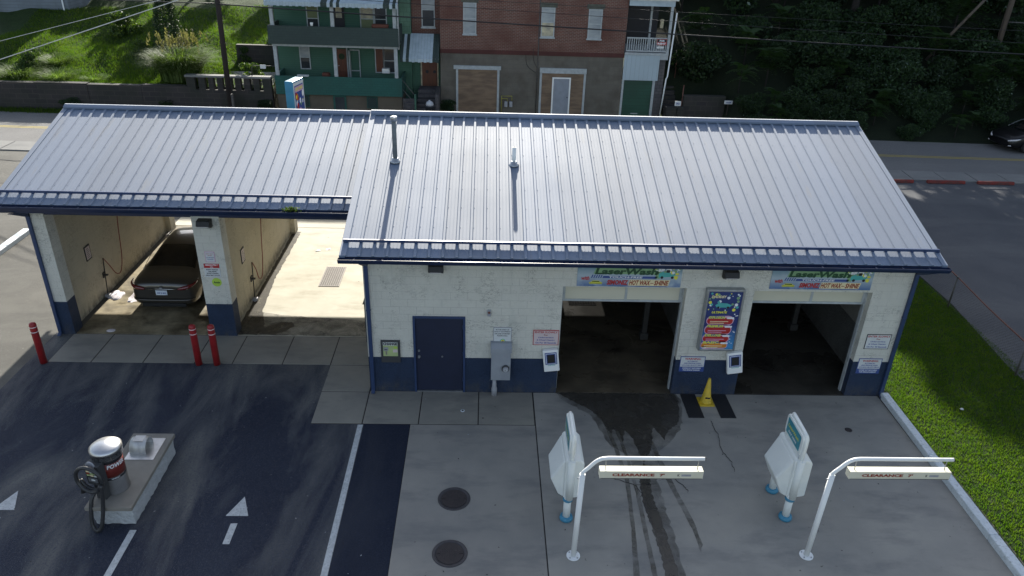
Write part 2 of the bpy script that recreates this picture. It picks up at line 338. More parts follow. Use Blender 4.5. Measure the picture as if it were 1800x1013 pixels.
M['reed'] = leafmat('tall_grass_blade', (.13, .22, .06), (.20, .28, .09), .4)
M['plume'] = leafmat('grass_plume', (.19, .18, .12), (.23, .21, .15), .4)
M['bark'] = pm('tree_bark', (.022, .018, .014), (.014, .012, .010), rough=.95, scale=9, bmp=.8)
# translucent panel of the wash bay doors (real see-through plastic, part clear)
def clearmat(name, c, t):
    m = bpy.data.materials.new(name); nt, b = _bsdf(m); out = nt.nodes['Material Output']
    b.inputs['Base Color'].default_value = rgb(c); b.inputs['Roughness'].default_value = .35
    tr = N(nt, 'ShaderNodeBsdfTransparent'); mx = N(nt, 'ShaderNodeMixShader'); mx.inputs[0].default_value = t
    nt.links.new(b.outputs[0], mx.inputs[1]); nt.links.new(tr.outputs[0], mx.inputs[2]); nt.links.new(mx.outputs[0], out.inputs[0])
    return m
M['doorpane'] = clearmat('cloudy_polycarbonate', (.62, .60, .48), .14)
# gradient printed banner background
def banner(name, top, mid, bot, z0, z1):
    m = bpy.data.materials.new(name); nt, b = _bsdf(m); v = coords(nt, world=True)
    sx = N(nt, 'ShaderNodeSeparateXYZ'); nt.links.new(v, sx.inputs[0])
    f = ramp(nt, sx.outputs[2], z0, z1)
    cr = N(nt, 'ShaderNodeValToRGB'); nt.links.new(f, cr.inputs[0]); e = cr.color_ramp.elements
    e[0].color = rgb(bot); e[1].color = rgb(top); k = e.new(.55); k.color = rgb(mid)
    col = mixc(nt, ramp(nt, noise(nt, v, 3, 3), .5, .75), cr.outputs[0], mid)
    nt.links.new(col, b.inputs['Base Color']); b.inputs['Roughness'].default_value = .45
    return m
M['banner'] = banner('printed_banner', (.12, .24, .32), (.38, .46, .52), (.03, .10, .28), 3.0, 3.55)
M['menu'] = banner('printed_menu', (.02, .04, .16), (.02, .03, .14), (.06, .30, .60), 1.35, 2.7)

# ------------------------------------------------------------------ mesh builder
ROOTLOC = {}
def wloc(o):
    v = Vector((0, 0, 0))
    while o is not None:
        v = v + o.location; o = o.parent
    return v
_txt = {}
def textmesh(s, bold=0.0):
    bold = bold + .018
    k = (s, bold)
    if k in _txt: return _txt[k]
    cu = bpy.data.curves.new('t', 'FONT'); cu.body = s; cu.size = 1; cu.resolution_u = 2; cu.offset = bold
    ob = bpy.data.objects.new('t', cu); me = bpy.data.meshes.new_from_object(ob)
    vs = [v.co.copy() for v in me.vertices]; fs = [tuple(p.vertices) for p in me.polygons]
    bpy.data.objects.remove(ob); bpy.data.meshes.remove(me); bpy.data.curves.remove(cu)
    x0 = min(v.x for v in vs); x1 = max(v.x for v in vs); y0 = min(v.y for v in vs); y1 = max(v.y for v in vs)
    _txt[k] = ([((v.x - x0) / (x1 - x0), (v.y - y0) / (y1 - y0)) for v in vs], fs)
    return _txt[k]
class MB:
    def __init__(s): s.v = []; s.f = []; s.m = []; s.sm = []; s.X = Matrix.Identity(4); s.mat = None
    def P(s, pts):
        b = len(s.v)
        for p in pts: s.v.append(tuple(s.X @ Vector(p)))
        return b
    def face(s, idx, mat=None, smooth=False): s.f.append(tuple(idx)); s.m.append(mat or s.mat); s.sm.append(smooth)
    def poly(s, pts, mat=None):
        b = s.P(pts); s.face(range(b, b + len(pts)), mat)
    def box(s, x0, x1, y0, y1, z0, z1, mat=None):
        if x0 > x1: x0, x1 = x1, x0
        if y0 > y1: y0, y1 = y1, y0
        if z0 > z1: z0, z1 = z1, z0
        b = s.P([(x0, y0, z0), (x1, y0, z0), (x1, y1, z0), (x0, y1, z0), (x0, y0, z1), (x1, y0, z1), (x1, y1, z1), (x0, y1, z1)])
        for q in ((0, 3, 2, 1), (4, 5, 6, 7), (0, 1, 5, 4), (1, 2, 6, 5), (2, 3, 7, 6), (3, 0, 4, 7)): s.face([b + i for i in q], mat)
        return s
    def cbox(s, c, d, mat=None): return s.box(c[0] - d[0] / 2, c[0] + d[0] / 2, c[1] - d[1] / 2, c[1] + d[1] / 2, c[2] - d[2] / 2, c[2] + d[2] / 2, mat)
    def prism(s, poly, a0, a1, axis='x', mat=None, smooth=False):
        # poly: 2D points; extruded along axis from a0 to a1
        def mk(p, a):
            if axis == 'x': return (a, p[0], p[1])
            if axis == 'y': return (p[0], a, p[1])
            return (p[0], p[1], a)
        n = len(poly); b = s.P([mk(p, a0) for p in poly] + [mk(p, a1) for p in poly])
        for i in range(n):
            j = (i + 1) % n; s.face((b + i, b + j, b + n + j, b + n + i), mat, smooth)
        s.face(range(b + n - 1, b - 1, -1), mat); s.face(range(b + n, b + 2 * n), mat)
        return s
    def cyl(s, c, r, h, axis='z', n=20, r2=None, mat=None, smooth=True, caps=True):
        r2 = r if r2 is None else r2; pts = []
        for rr, a in ((r, 0), (r2, h)):
            for i in range(n):
                t = 2 * math.pi * i / n; u, w = rr * math.cos(t), rr * math.sin(t)
                d = {'z': (u, w, a), 'x': (a, u, w), 'y': (u, a, w)}[axis]
                pts.append((c[0] + d[0], c[1] + d[1], c[2] + d[2]))
        b = s.P(pts)
        for i in range(n):
            j = (i + 1) % n; s.face((b + i, b + j, b + n + j, b + n + i), mat, smooth)
        if caps: s.face(range(b + n - 1, b - 1, -1), mat); s.face(range(b + n, b + 2 * n), mat)
        return s
    def lathe(s, c, prof, n=24, mat=None, smooth=True):
        b = None; rings = []
        for r, z in prof:
            rings.append(s.P([(c[0] + max(r, 1e-4) * math.cos(2 * math.pi * i / n), c[1] + max(r, 1e-4) * math.sin(2 * math.pi * i / n), c[2] + z) for i in range(n)]))
        for a, b2 in zip(rings, rings[1:]):
            for i in range(n):
                j = (i + 1) % n; s.face((a + i, a + j, b2 + j, b2 + i), mat, smooth)
        s.face(range(rings[0] + n - 1, rings[0] - 1, -1), mat); s.face(range(rings[-1], rings[-1] + n), mat)
        return s
    def tube(s, pts, r, n=8, mat=None, closed=False):
        pts = [Vector(p) for p in pts]; rings = []
        up = Vector((0, 0, 1)); m = len(pts); prev = None
        for i, p in enumerate(pts):
            a = pts[i - 1] if (i or closed) else p; c = pts[(i + 1) % m] if (i < m - 1 or closed) else p
            t = (c - a).normalized()
            if prev is None:
                u = t.cross(up)
                if u.length < .05: u = t.cross(Vector((1, 0, 0)))
            else: u = prev - t * prev.dot(t)
            u.normalize(); prev = u; w = t.cross(u)
            rr = r[i] if isinstance(r, (list, tuple)) else r
            rings.append(s.P([p + u * rr * math.cos(2 * math.pi * k / n) + w * rr * math.sin(2 * math.pi * k / n) for k in range(n)]))
        rr_ = list(zip(rings, rings[1:])) + ([(rings[-1], rings[0])] if closed else [])
        for a, b in rr_:
            for k in range(n):
                j = (k + 1) % n; s.face((a + k, a + j, b + j, b + k), mat, True)
        if not closed: s.face(range(rings[0] + n - 1, rings[0] - 1, -1), mat); s.face(range(rings[-1], rings[-1] + n), mat)
        return s
    def text(s, t, x0, x1, z0, z1, y, mat=None, shear=0, bold=.0, fn=None):
        vs, fs = textmesh(t, bold)
        pts = []
        for u, v in vs:
            X = x0 + u * (x1 - x0) + shear * v * (z1 - z0); Z = z0 + v * (z1 - z0)
            pts.append(fn(X, Z) if fn else (X, y, Z))
        b = s.P(pts)
        for f in fs: s.face([b + i for i in f], mat)
        return s
    def build_each(s, name, parent=None, mat=None, **kw):
        # every separate piece of the builder becomes an object of its own
        par = list(range(len(s.v)))
        def find(a):
            while par[a] != a: par[a] = par[par[a]]; a = par[a]
            return a
        for f in s.f:
            for i in f[1:]: par[find(i)] = find(f[0])
        grp = {}
        for k, f in enumerate(s.f): grp.setdefault(find(f[0]), []).append(k)
        out = []
        # pieces that touch (the upper and lower half of one wall) stay together
        bb = []
        for fs in grp.values():
            vs = [s.v[i] for k in fs for i in s.f[k]]; bb.append([fs, [min(v[a] for v in vs) for a in range(3)], [max(v[a] for v in vs) for a in range(3)]])
        merged = True
        while merged:
            merged = False
            for i in range(len(bb)):
                for j in range(i + 1, len(bb)):
                    if all(bb[i][1][a] <= bb[j][2][a] + .002 and bb[j][1][a] <= bb[i][2][a] + .002 for a in range(3)):
                        bb[i] = [bb[i][0] + bb[j][0], [min(bb[i][1][a], bb[j][1][a]) for a in range(3)], [max(bb[i][2][a], bb[j][2][a]) for a in range(3)]]
                        del bb[j]; merged = True; break
                if merged: break
        for fs, _, _ in bb:
            m = MB(); mp = {}
            for k in fs:
                idx = []
                for i in s.f[k]:
                    if i not in mp: mp[i] = len(m.v); m.v.append(s.v[i])
                    idx.append(mp[i])
                m.f.append(tuple(idx)); m.m.append(s.m[k]); m.sm.append(s.sm[k])
            out.append(m.build(name, parent, mat, **kw))
        return out
    def build(s, name, parent=None, mat=None, bevel=0, smooth=False, seg=2, sub=0):
        me = bpy.data.meshes.new(name); o = bpy.data.objects.new(name, me); COL.objects.link(o)
        off = Vector((0, 0, 0))
        if parent is not None: o.parent = parent; off = wloc(parent)
        me.from_pydata([(a - off.x, b - off.y, c - off.z) for a, b, c in s.v], [], s.f)
        names = []; idx = []
        for k in s.m:
            k = k or mat
            if isinstance(k, str): k = M[k]
            if k not in names: names.append(k)
            idx.append(names.index(k))
        for k in names: me.materials.append(k)
        me.polygons.foreach_set('material_index', idx)
        me.polygons.foreach_set('use_smooth', [bool(a or smooth) for a in s.sm])
        me.update()
        if bevel:
            md = o.modifiers.new('bevel', 'BEVEL'); md.width = bevel; md.segments = seg; md.limit_method = 'ANGLE'; md.angle_limit = R(40)
            md.harden_normals = False
        if sub:
            md = o.modifiers.new('sub', 'SUBSURF'); md.levels = sub; md.render_levels = sub
        return o
def tag(o, label=None, cat=None, group=None, kind=None):
    if label: o['label'] = label
    if cat: o['category'] = cat
    if group: o['group'] = group
    if kind: o['kind'] = kind
    return o
def thing(name, label, cat, loc=(0, 0, 0), rz=0, group=None):
    o = bpy.data.objects.new(name, None); o.empty_display_size = .2; COL.objects.link(o)
    o.location = loc; o.rotation_euler = (0, 0, rz)
    return tag(o, label, cat, group)
def struct(name, mb, mat=None, **kw):
    return tag(mb.build(name, None, mat, **kw), kind='structure')
def copy_tree(o, parent=None):
    c = o.copy(); COL.objects.link(c); c.parent = parent
    for ch in list(o.children): copy_tree(ch, c)
    return c
def raw(name, verts, faces_n, matidx, mats, parent=None, smooth=False):
    # verts: (n*k,3) numpy, faces consecutive k-gons
    me = bpy.data.meshes.new(name); n = len(verts); k = faces_n; nf = n // k
    me.vertices.add(n); me.vertices.foreach_set('co', verts.astype(np.float32).ravel())
    me.loops.add(n); me.loops.foreach_set('vertex_index', np.arange(n, dtype=np.int32))
    me.polygons.add(nf); me.polygons.foreach_set('loop_start', np.arange(0, n, k, dtype=np.int32))
    me.polygons.foreach_set('loop_total', np.full(nf, k, dtype=np.int32))
    for m in mats: me.materials.append(M[m])
    me.polygons.foreach_set('material_index', matidx.astype(np.int32))
    me.update(calc_edges=True); me.validate()
    return me
def obj(name, me, parent=None, loc=(0, 0, 0), rz=0, sc=None):
    o = bpy.data.objects.new(name, me); COL.objects.link(o); o.parent = parent; o.location = loc; o.rotation_euler = (0, 0, rz)
    if sc: o.scale = sc if isinstance(sc, (tuple, list)) else (sc, sc, sc)
    return o
# ================================================================== CAMERA, LIGHT
cam = bpy.data.cameras.new('camera'); cam.sensor_width = 36; cam.lens = 1324.09 / 1800 * 36; cam.clip_end = 600; cam.clip_start = .1
co = bpy.data.objects.new('camera', cam); COL.objects.link(co); SC.camera = co
yaw, pitch, roll = -.0422, .4795, .0345
fw = Vector((-math.sin(yaw) * math.cos(pitch), math.cos(yaw) * math.cos(pitch), -math.sin(pitch)))
rt = Vector((math.cos(yaw), math.sin(yaw), 0)); up = rt.cross(fw)
r2 = rt * math.cos(roll) + up * math.sin(roll); u2 = -rt * math.sin(roll) + up * math.cos(roll)
mw = Matrix((r2, u2, -fw)).transposed().to_4x4(); mw.translation = Vector((2.7748, -15.533, 11.0229)); co.matrix_world = mw
SUN_EL = R(26.3)
w = bpy.data.worlds.new('World'); SC.world = w; w.use_nodes = True
nt = w.node_tree; bg = nt.nodes['Background']; sk = nt.nodes.new('ShaderNodeTexSky'); sk.sky_type = 'NISHITA'; sk.sun_disc = False
sk.sun_elevation = SUN_EL; sk.sun_rotation = 0.0; sk.air_density = 1.0; sk.dust_density = 1.5; sk.ozone_density = 1.2
hs = nt.nodes.new('ShaderNodeHueSaturation'); hs.inputs['Saturation'].default_value = .72; nt.links.new(sk.outputs[0], hs.inputs['Color'])
nt.links.new(hs.outputs[0], bg.inputs[0]); bg.inputs[1].default_value = .10
sl = bpy.data.lights.new('sun', 'SUN'); sl.energy = 4.9; sl.angle = R(.5); sl.color = (1, .95, .85)
so = bpy.data.objects.new('sun', sl); COL.objects.link(so)
so.rotation_euler = Vector((0, math.cos(SUN_EL), math.sin(SUN_EL))).to_track_quat('Z', 'Y').to_euler(); so.location = (0, 60, 40)
SC.view_settings.view_transform = 'Standard'; SC.view_settings.look = 'None'; SC.view_settings.exposure = 1.24; SC.view_settings.gamma = 1
SC.cycles.max_bounces = 8; SC.cycles.diffuse_bounces = 4; SC.cycles.caustics_reflective = True; SC.cycles.sample_clamp_indirect = 4; SC.cycles.blur_glossy = 1; SC.cycles.caustics_refractive = False

# ================================================================== GROUND
def sheet(name, pts, z, mat, th=None):
    m = MB(); m.poly([(x, y, z) for x, y in pts]); return struct(name, m, mat)
def rect(x0, x1, y0, y1): return [(x0, y0), (x1, y0), (x1, y1), (x0, y1)]
sheet('ground', rect(-150, 150, -60, 240), -.03, 'turf')
sheet('parking_lot', rect(-60, 13.2, -30, 19), -.016, 'oldasphalt')
sheet('parking_lot_right', [(17.35, -30), (60, -30), (60, 20), (13.2, 20), (13.2, 10.4), (17.6, 8.0), (17.6, 5), (17.2, 1.5)], -.012, 'lot')
def ry(x, off): return 21.6 - .038 * x + off
sheet('road', [(-140, ry(-140, -2.45)), (140, ry(140, -2.45)), (140, ry(140, 2.75)), (-140, ry(-140, 2.75))], -.008, 'road')
sheet('roadside_verge', [(-60, ry(-60, 2.8)), (13.2, ry(13.2, 2.8)), (13.2, 27.5), (-60, 27.5)], -.018, 'turf')
m = MB()
for o in (-.13, .07): m.poly([(-100, ry(-100, o), -.004), (100, ry(100, o), -.004), (100, ry(100, o + .09), -.004), (-100, ry(-100, o + .09), -.004)])
struct('road_centre_line', m, 'paintyellow')
m = MB()
x = -60
while x < 60:
    if not (-22 < x < -12 and False):
        m.box(x, x + 1.46, 0, 1.3, -.1, .03)
    x += 1.5
o = struct('roadside_pavement', m, 'oldwalk'); o.rotation_euler = (0, 0, -.038); o.location = (0, 17.85, 0)
# sealed dark asphalt of the forecourt
sheet('forecourt_asphalt', [(-8.95, 1.15), (-8.95, 2.6), (-8.42, 2.6), (-8.42, 1.15)], -.010, 'sealed')
sheet('forecourt_asphalt', [(-8.95, -26), (.03, -26), (.03, -1.33), (-1.2, -1.33), (-1.2, 1.14), (-8.95, 1.14)], -.006, 'sealed')
sheet('forecourt_asphalt', rect(.03, 1.10, -26, -1.33), -.006, 'sealednew')
# slabs
def slabs(name, rects, mat, z=0.0, gap=.012, thick=.08):
    m = MB()
    for x0, x1, y0, y1 in rects: m.box(x0 + gap, x1 - gap, y0 + gap, y1 - gap, z - thick, z)
    return struct(name, m, mat, bevel=.006, seg=1)
sheet('slab_base', rect(-8.46, 0, 1.12, 2.56), -.009, 'joint'); sheet('slab_base', rect(-1.21, 12.92, -26, 1.12), -.0095, 'joint')
xs = [-8.46, -7.36, -6.04, -4.72, -3.75, -2.46, -1.21, -.02]
slabs('bay_pavement', [(a, b, 1.14, 2.55) for a, b in zip(xs, xs[1:])], 'walk')
slabs('front_pavement', [(-1.21, -.02, -.05, 1.14), (-1.21, -.02, -1.32, -.05), (-.02, 1.29, -1.32, 0), (1.29, 2.69, -1.32, 0), (2.69, 4.03, -1.32, 0)], 'walk')
slabs('concrete_apron', [(4.04, 12.86, -5.9 - 8, -.0)], 'conc', z=-.001)
slabs('tank_apron', [(1.10, 4.04, -14, -1.32)], 'conc2', z=-.001)
# wet patches running out of the first wash bay (irregular outlines)
def jag(pts, amp, step=.07, seed=1):
    rr = random.Random(seed); out = []
    n = len(pts)
    for i in range(n):
        a = Vector(pts[i]); b = Vector(pts[(i + 1) % n]); k = max(1, int((b - a).length / step))
        for j in range(k):
            p = a.lerp(b, j / k); out.append((p.x + rr.uniform(-amp, amp), p.y + rr.uniform(-amp, amp)))
    return out
def tri_sheet(name, pts, z, mat):
    from mathutils.geometry import tessellate_polygon
    tris = tessellate_polygon([[Vector((x, y, 0)) for x, y in pts]])
    m = MB(); m.P([(x, y, z) for x, y in pts])
    for t in tris: m.face(t)
    o = struct(name, m, mat); me = o.data
    import bmesh
    bm = bmesh.new(); bm.from_mesh(me)
    for f in bm.faces:
        if f.normal.z < 0: f.normal_flip()
    bm.to_mesh(me); bm.free(); return o
tri_sheet('damp_or_shade_patch', jag([(4.60, 0), (4.82, -.38), (5.08, -.62), (5.34, -.9), (5.48, -1.2), (5.6, -1.75), (5.75, -2.1), (6.0, -2.3), (6.2, -3.2), (6.22, -4.4), (6.3, -6), (6.4, -8), (6.62, -8), (6.58, -5.4), (6.56, -3.2), (6.75, -2.3), (7.0, -2.05), (7.3, -1.7), (7.58, -1.15), (7.72, -.3), (7.66, 0)], .03, .09, 13), .002, 'wetedge')
tri_sheet('wet_patch', jag([(4.66, -.0), (4.95, -.32), (5.2, -.52), (5.45, -.78), (5.6, -1.05), (5.72, -1.5), (5.8, -1.62), (5.86, -1.45), (5.98, -1.6), (6.02, -1.95), (6.12, -1.5), (6.25, -1.75), (6.32, -2.3),
    (6.42, -2.9), (6.36, -3.6), (6.42, -4.6), (6.45, -5.4), (6.5, -8), (6.12, -8), (6.22, -5.2), (6.12, -3.9), (6.18, -3.0), (6.6, -2.2), (6.72, -1.85), (6.8, -1.3), (6.98, -1.85), (7.15, -1.5), (7.42, -1.25), (7.55, -.95), (7.66, -.3), (7.6, 0)], .02, .06, 3), .004, 'wet')
tri_sheet('wet_trickle', jag([(5.62, -1.0), (5.7, -1.6), (5.78, -2.2), (5.86, -3.2), (5.76, -4.6), (5.6, -5.8), (5.5, -8), (5.68, -8), (5.72, -5.8), (5.86, -4.4), (5.95, -3.2), (5.86, -2.1), (5.78, -1.5), (5.72, -1.0)], .006, .10, 5), .0065, 'wet_or_shade')
tri_sheet('wet_trickle', jag([(5.9, -1.5), (6.0, -2.6), (6.02, -3.6), (5.98, -5.0), (5.9, -8), (6.0, -8), (6.07, -5.0), (6.1, -3.6), (6.06, -2.6), (6.0, -1.5)], .006, .10, 8), .0066, 'wet_or_shade')
tri_sheet('wet_trickle', jag([(6.62, -1.9), (6.72, -3.0), (6.88, -4.0), (6.98, -4.6), (7.0, -5.2), (7.08, -5.0), (7.06, -4.4), (6.9, -3.4), (6.8, -2.6), (6.72, -1.9)], .008, .10, 9), .0067, 'wet_or_shade')
# hairline cracks in the apron
for k, path_ in enumerate((((5.3, -3.05), (5.75, -3.2), (6.05, -3.35), (6.45, -3.3), (6.9, -3.05), (7.3, -2.85)), ((6.05, -3.35), (6.15, -3.6), (6.1, -3.75)), ((8.25, -1.1), (8.3, -1.7), (8.22, -2.2), (8.35, -2.6), (8.3, -3.0)), ((6.9, -3.05), (7.1, -3.4), (7.15, -3.6)))):
    rr = random.Random(k + 60); pp = []
    for a, b in zip(path_, path_[1:]):
        for j in range(6): pp.append((a[0] + (b[0] - a[0]) * j / 6 + rr.uniform(-.02, .02), a[1] + (b[1] - a[1]) * j / 6 + rr.uniform(-.02, .02)))
    m = MB(); d_ = .0065
    for p, q in zip(pp, pp[1:]): m.poly([(p[0] - d_, p[1] - d_, .0075), (q[0] - d_, q[1] - d_, .0075), (q[0] + d_, q[1] + d_, .0075), (p[0] + d_, p[1] + d_, .0075)])
    struct('concrete_crack', m, 'joint')
# white lines and arrows
m = MB(); m.poly([(-.10, -10, .0), (.03, -10, 0), (.01, -1.36, 0), (-.11, -1.36, 0)]); struct('parking_line', m, 'paintwhite')
m = MB(); m.poly([(-3.97, -10, .0), (-3.84, -10, 0), (-3.82, -4.66, 0), (-3.95, -4.66, 0)]); struct('parking_line', m, 'paintwhite')
for ax, ay in ((-2.03, -3.74), (-6.62, -3.60)):
    m = MB(); m.poly([(ax, ay, 0), (ax - .22, ay - .54, 0), (ax + .22, ay - .54, 0)]); m.poly([(ax - .06, ay - .74, 0), (ax - .06, ay - 1.27, 0), (ax + .07, ay - 1.27, 0), (ax + .07, ay - .74, 0)])
    struct('arrow_marking', m, 'paintwhite')
# bay floors (front door sill line to behind the building)
slabs('bay_floor', [(-4.72, 0, 2.56, 10.2), (-4.72, 0, 10.2, 14.4)], 'bayfloor', z=0)
slabs('bay_floor', [(-8.42, -4.72, 2.56, 10.2)], 'wetfloor', z=0)
slabs('rear_apron', [(-8.6, -4.72, 10.2, 14.4), (0, 13, 10.2, 14.4)], 'bayfloor', z=0)
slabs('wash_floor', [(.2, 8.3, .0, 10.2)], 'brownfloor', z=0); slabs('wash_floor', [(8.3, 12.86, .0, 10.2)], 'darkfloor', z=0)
tri_sheet('damp_or_shade_patch', jag([(-4.18, 2.58), (-.02, 2.58), (-.02, 3.2), (-.9, 3.5), (-2.2, 3.62), (-3.2, 3.75), (-4.1, 4.0)], .012, .1, 24), .002, 'wet_or_shade')  # darkens the shaded floor strip at the bay mouth; shade put into colour
tri_sheet('wet_patch', jag([(-3.55, 2.75), (-3.3, 3.1), (-3.0, 3.3), (-2.7, 3.32), (-2.6, 3.1), (-2.75, 2.85), (-3.05, 2.62), (-3.4, 2.62)], .03, .1, 4), .004, 'wet')
tri_sheet('wet_patch', jag([(-4.12, 2.6), (-4.15, 9.8), (-3.86, 9.8), (-3.86, 6), (-3.7, 4), (-3.4, 3), (-3.5, 2.6)], .02, .1, 14), .004, 'wet')  # wet strip by the wall, its dark colour also carrying the rear pier's shadow
# asphalt cracks on the far left
for k, (a, b) in enumerate((((-21, 18.9), (-14, 18.2)), ((-19.5, 17.2), (-12.5, 17.0)), ((-19, 14.2), (-12, 14.2)))):
    rr = random.Random(k); pts = [(a[0] + (b[0] - a[0]) * t / 14, a[1] + (b[1] - a[1]) * t / 14 + rr.uniform(-.09, .09)) for t in range(15)]
    m = MB()
    for p, q in zip(pts, pts[1:]): m.poly([(p[0], p[1] - .03, -.002 if k else .0), (q[0], q[1] - .03, -.002), (q[0], q[1] + .03, -.002), (p[0], p[1] + .03, -.002)])
    if k == 0: continue
    o = struct('asphalt_crack', m, 'cracks')
# drain grates
def grate(name, label, x0, x1, y0, y1, nx, ny, z=0.0, g=None):
    t = thing(name, label, 'drain grate', ((x0 + x1) / 2, (y0 + y1) / 2, z), group=g)
    m = MB(); m.poly([(x0, y0, z + .003), (x1, y0, z + .003), (x1, y1, z + .003), (x0, y1, z + .003)]); m.build('pit', t, 'black')
    m = MB(); w_ = .022
    for a in (x0, x1): m.box(a - w_, a + w_, y0 - w_, y1 + w_, z + .0, z + .016)
    for a in (y0, y1): m.box(x0 + w_, x1 - w_, a - w_, a + w_, z + .0, z + .014)
    for i in range(1, nx): X = x0 + (x1 - x0) * i / nx; m.box(X - .012, X + .012, y0 + w_, y1 - w_, z + .004, z + .014)
    for i in range(1, ny): Y = y0 + (y1 - y0) * i / ny; m.box(x0 + w_, x1 - w_, Y - .016, Y + .016, z + .005, z + .012)
    m.build('grating', t, 'grate')
    return t
grate('drain_grate', 'rusty floor grate in the sunlit empty wash bay', -2.38, -1.78, 5.58, 6.93, 9, 22)
grate('drain_grate', 'floor grate inside the dark wash bay, under the raised door', 5.4, 6.2, 4.6, 5.1, 10, 5, z=.001)
# manholes
for (x, y, lab) in ((2.23, -3.78, 'round iron manhole cover nearer the building, with a rusty brown patch'), (2.21, -5.23, 'round iron manhole cover farther from the building, darker than the other')):
    t = thing('manhole_cover', lab, 'manhole cover', (x, y, 0), group='manhole covers in the concrete apron')
    m = MB(); n = 40
    m.lathe((x, y, 0), [(.335, -.01), (.335, .008), (.325, .012), (.275, .012), (.27, .004), (.262, .004)], n); m.build('rim', t, 'rustiron')
    m = MB(); m.lathe((x, y, 0), [(.262, -.01), (.262, .010), (.255, .012)], n)
    m.box(x - .25, x - .18, y - .012, y + .012, .012, .02); m.box(x + .18, x + .25, y - .012, y + .012, .012, .02)
    for i in range(-4, 5):
        for j in range(-4, 5):
            if i * i + j * j < 18: m.cyl((x + i * .045, y + j * .045, .011), .009, .006, n=6)
    m.build('lid', t, 'iron')
t = thing('cleanout_cap', 'small round white drain cap set in the front pavement', 'drain cap', (2.31, -.79, 0))
m = MB(); m.lathe((2.31, -.79, 0), [(.05, -.01), (.05, .006), (.03, .006)], 20); m.build('ring', t, 'kerbwhite')
m = MB(); m.cyl((2.31, -.79, -.01), .028, .018, n=6); m.build('plug', t, 'iron')
t = thing('floor_drain', 'small round black drain in the right concrete lane', 'drain', (11.5, -1.41, 0))
m = MB(); m.lathe((11.5, -1.41, 0), [(.085, -.01), (.085, .004), (.06, .006), (.055, .003)], 20); m.build('cover', t, 'iron')
# kerbs
def kerb(name, label, pts, wdt, h, ends=True):
    t = thing(name, label, 'kerb', (pts[0][0], pts[0][1], 0)); m = MB()
    (xa, ya), (xb, yb) = pts; d = Vector((xb - xa, yb - ya)).normalized(); nrm = Vector((-d.y, d.x)) * wdt / 2
    L = (Vector((xb, yb)) - Vector((xa, ya))).length; s = 0; k = 0
    while s < L:
        e = min(L, s + 2.4); a = Vector((xa, ya)) + d * (s + .006); b = Vector((xa, ya)) + d * e
        q = [(a - nrm), (b - nrm), (b + nrm), (a + nrm)]
        m.prism([(p.x, p.y) for p in q], -.02, h, 'z'); s = e
    m.build('kerb_stone', t, 'kerbwhite', bevel=.02)
kerb('white_kerb', 'long white painted kerb between the concrete apron and the lawn', [(12.97, -.06), (12.86, -9)], .19, .15)
kerb('white_kerb', 'white painted kerb on the sunlit asphalt left of the wash bays', [(-13.3, 5.5), (-13.3, 9.35)], .26, .15)
sheet('gravel_strip', rect(-60, -13.45, 3, 16.4), -.006, 'oldasphalt')

# ================================================================== MAIN WASH BUILDING
W_ = 12.95; S = .303; RY, RZ = 5.06, 5.64; EY = -.55
def zr(y): return RZ - S * abs(y - RY)
car = thing('wash_building', 'white block automatic wash building with taller blue metal roof', 'building', (0, 0, 0))
def wallbox(m, x0, x1, y0, y1, z0, z1, up='wall', lo='band', split=1.0):
    if z0 < split: m.box(x0, x1, y0, y1, z0, min(split, z1), lo)
    if z1 > split: m.box(x0, x1, y0, y1, max(split, z0), z1, up)
m = MB(); TOP = 3.93
D0, D1, A0, A1, B0, B1 = 1.10, 2.35, 4.62, 7.53, 9.15, 11.98
for a, b in ((0, D0), (D1, A0), (A1, B0), (B1, W_)): wallbox(m, a, b, 0, .2, -.05, TOP, split=1.0 if a < 5 else 1.02)
wallbox(m, D0, D1, 0, .2, 2.16, TOP); wallbox(m, A0, A1, 0, .2, 3.0, TOP); wallbox(m, B0, B1, 0, .2, 2.96, TOP)
m.build('front_wall', car, 'wall')
m = MB()
gp = [(.2, -.05), (9.8, -.05), (9.8, 4.05), (RY, zr(RY) - .12), (.2, 4.05)]
m.prism(gp, 0, .2, 'x', 'wall'); m.prism(gp, W_ - .2, W_, 'x', 'wall'); m.build_each('side_wall', car, 'wall')
m = MB(); m.box(.2, .8, 9.8, 10, -.05, 4.0); m.box(7.8, 8.9, 9.8, 10, -.05, 4.0); m.box(12.2, 12.75, 9.8, 10, -.05, 4); m.box(.8, 7.8, 9.8, 10, 3, 4); m.box(8.9, 12.2, 9.8, 10, 3, 4)
m.box(.8, 4.7, 9.8, 10, -.05, 3)
m.build('rear_wall', car, 'wall')
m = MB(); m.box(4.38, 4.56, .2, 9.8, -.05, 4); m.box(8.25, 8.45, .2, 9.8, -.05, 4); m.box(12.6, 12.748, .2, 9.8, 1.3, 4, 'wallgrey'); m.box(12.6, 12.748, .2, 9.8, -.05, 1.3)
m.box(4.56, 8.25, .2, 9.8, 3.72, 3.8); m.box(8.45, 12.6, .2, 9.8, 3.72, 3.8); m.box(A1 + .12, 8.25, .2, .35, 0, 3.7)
m.build_each('inner_wall', car, 'innerdark')
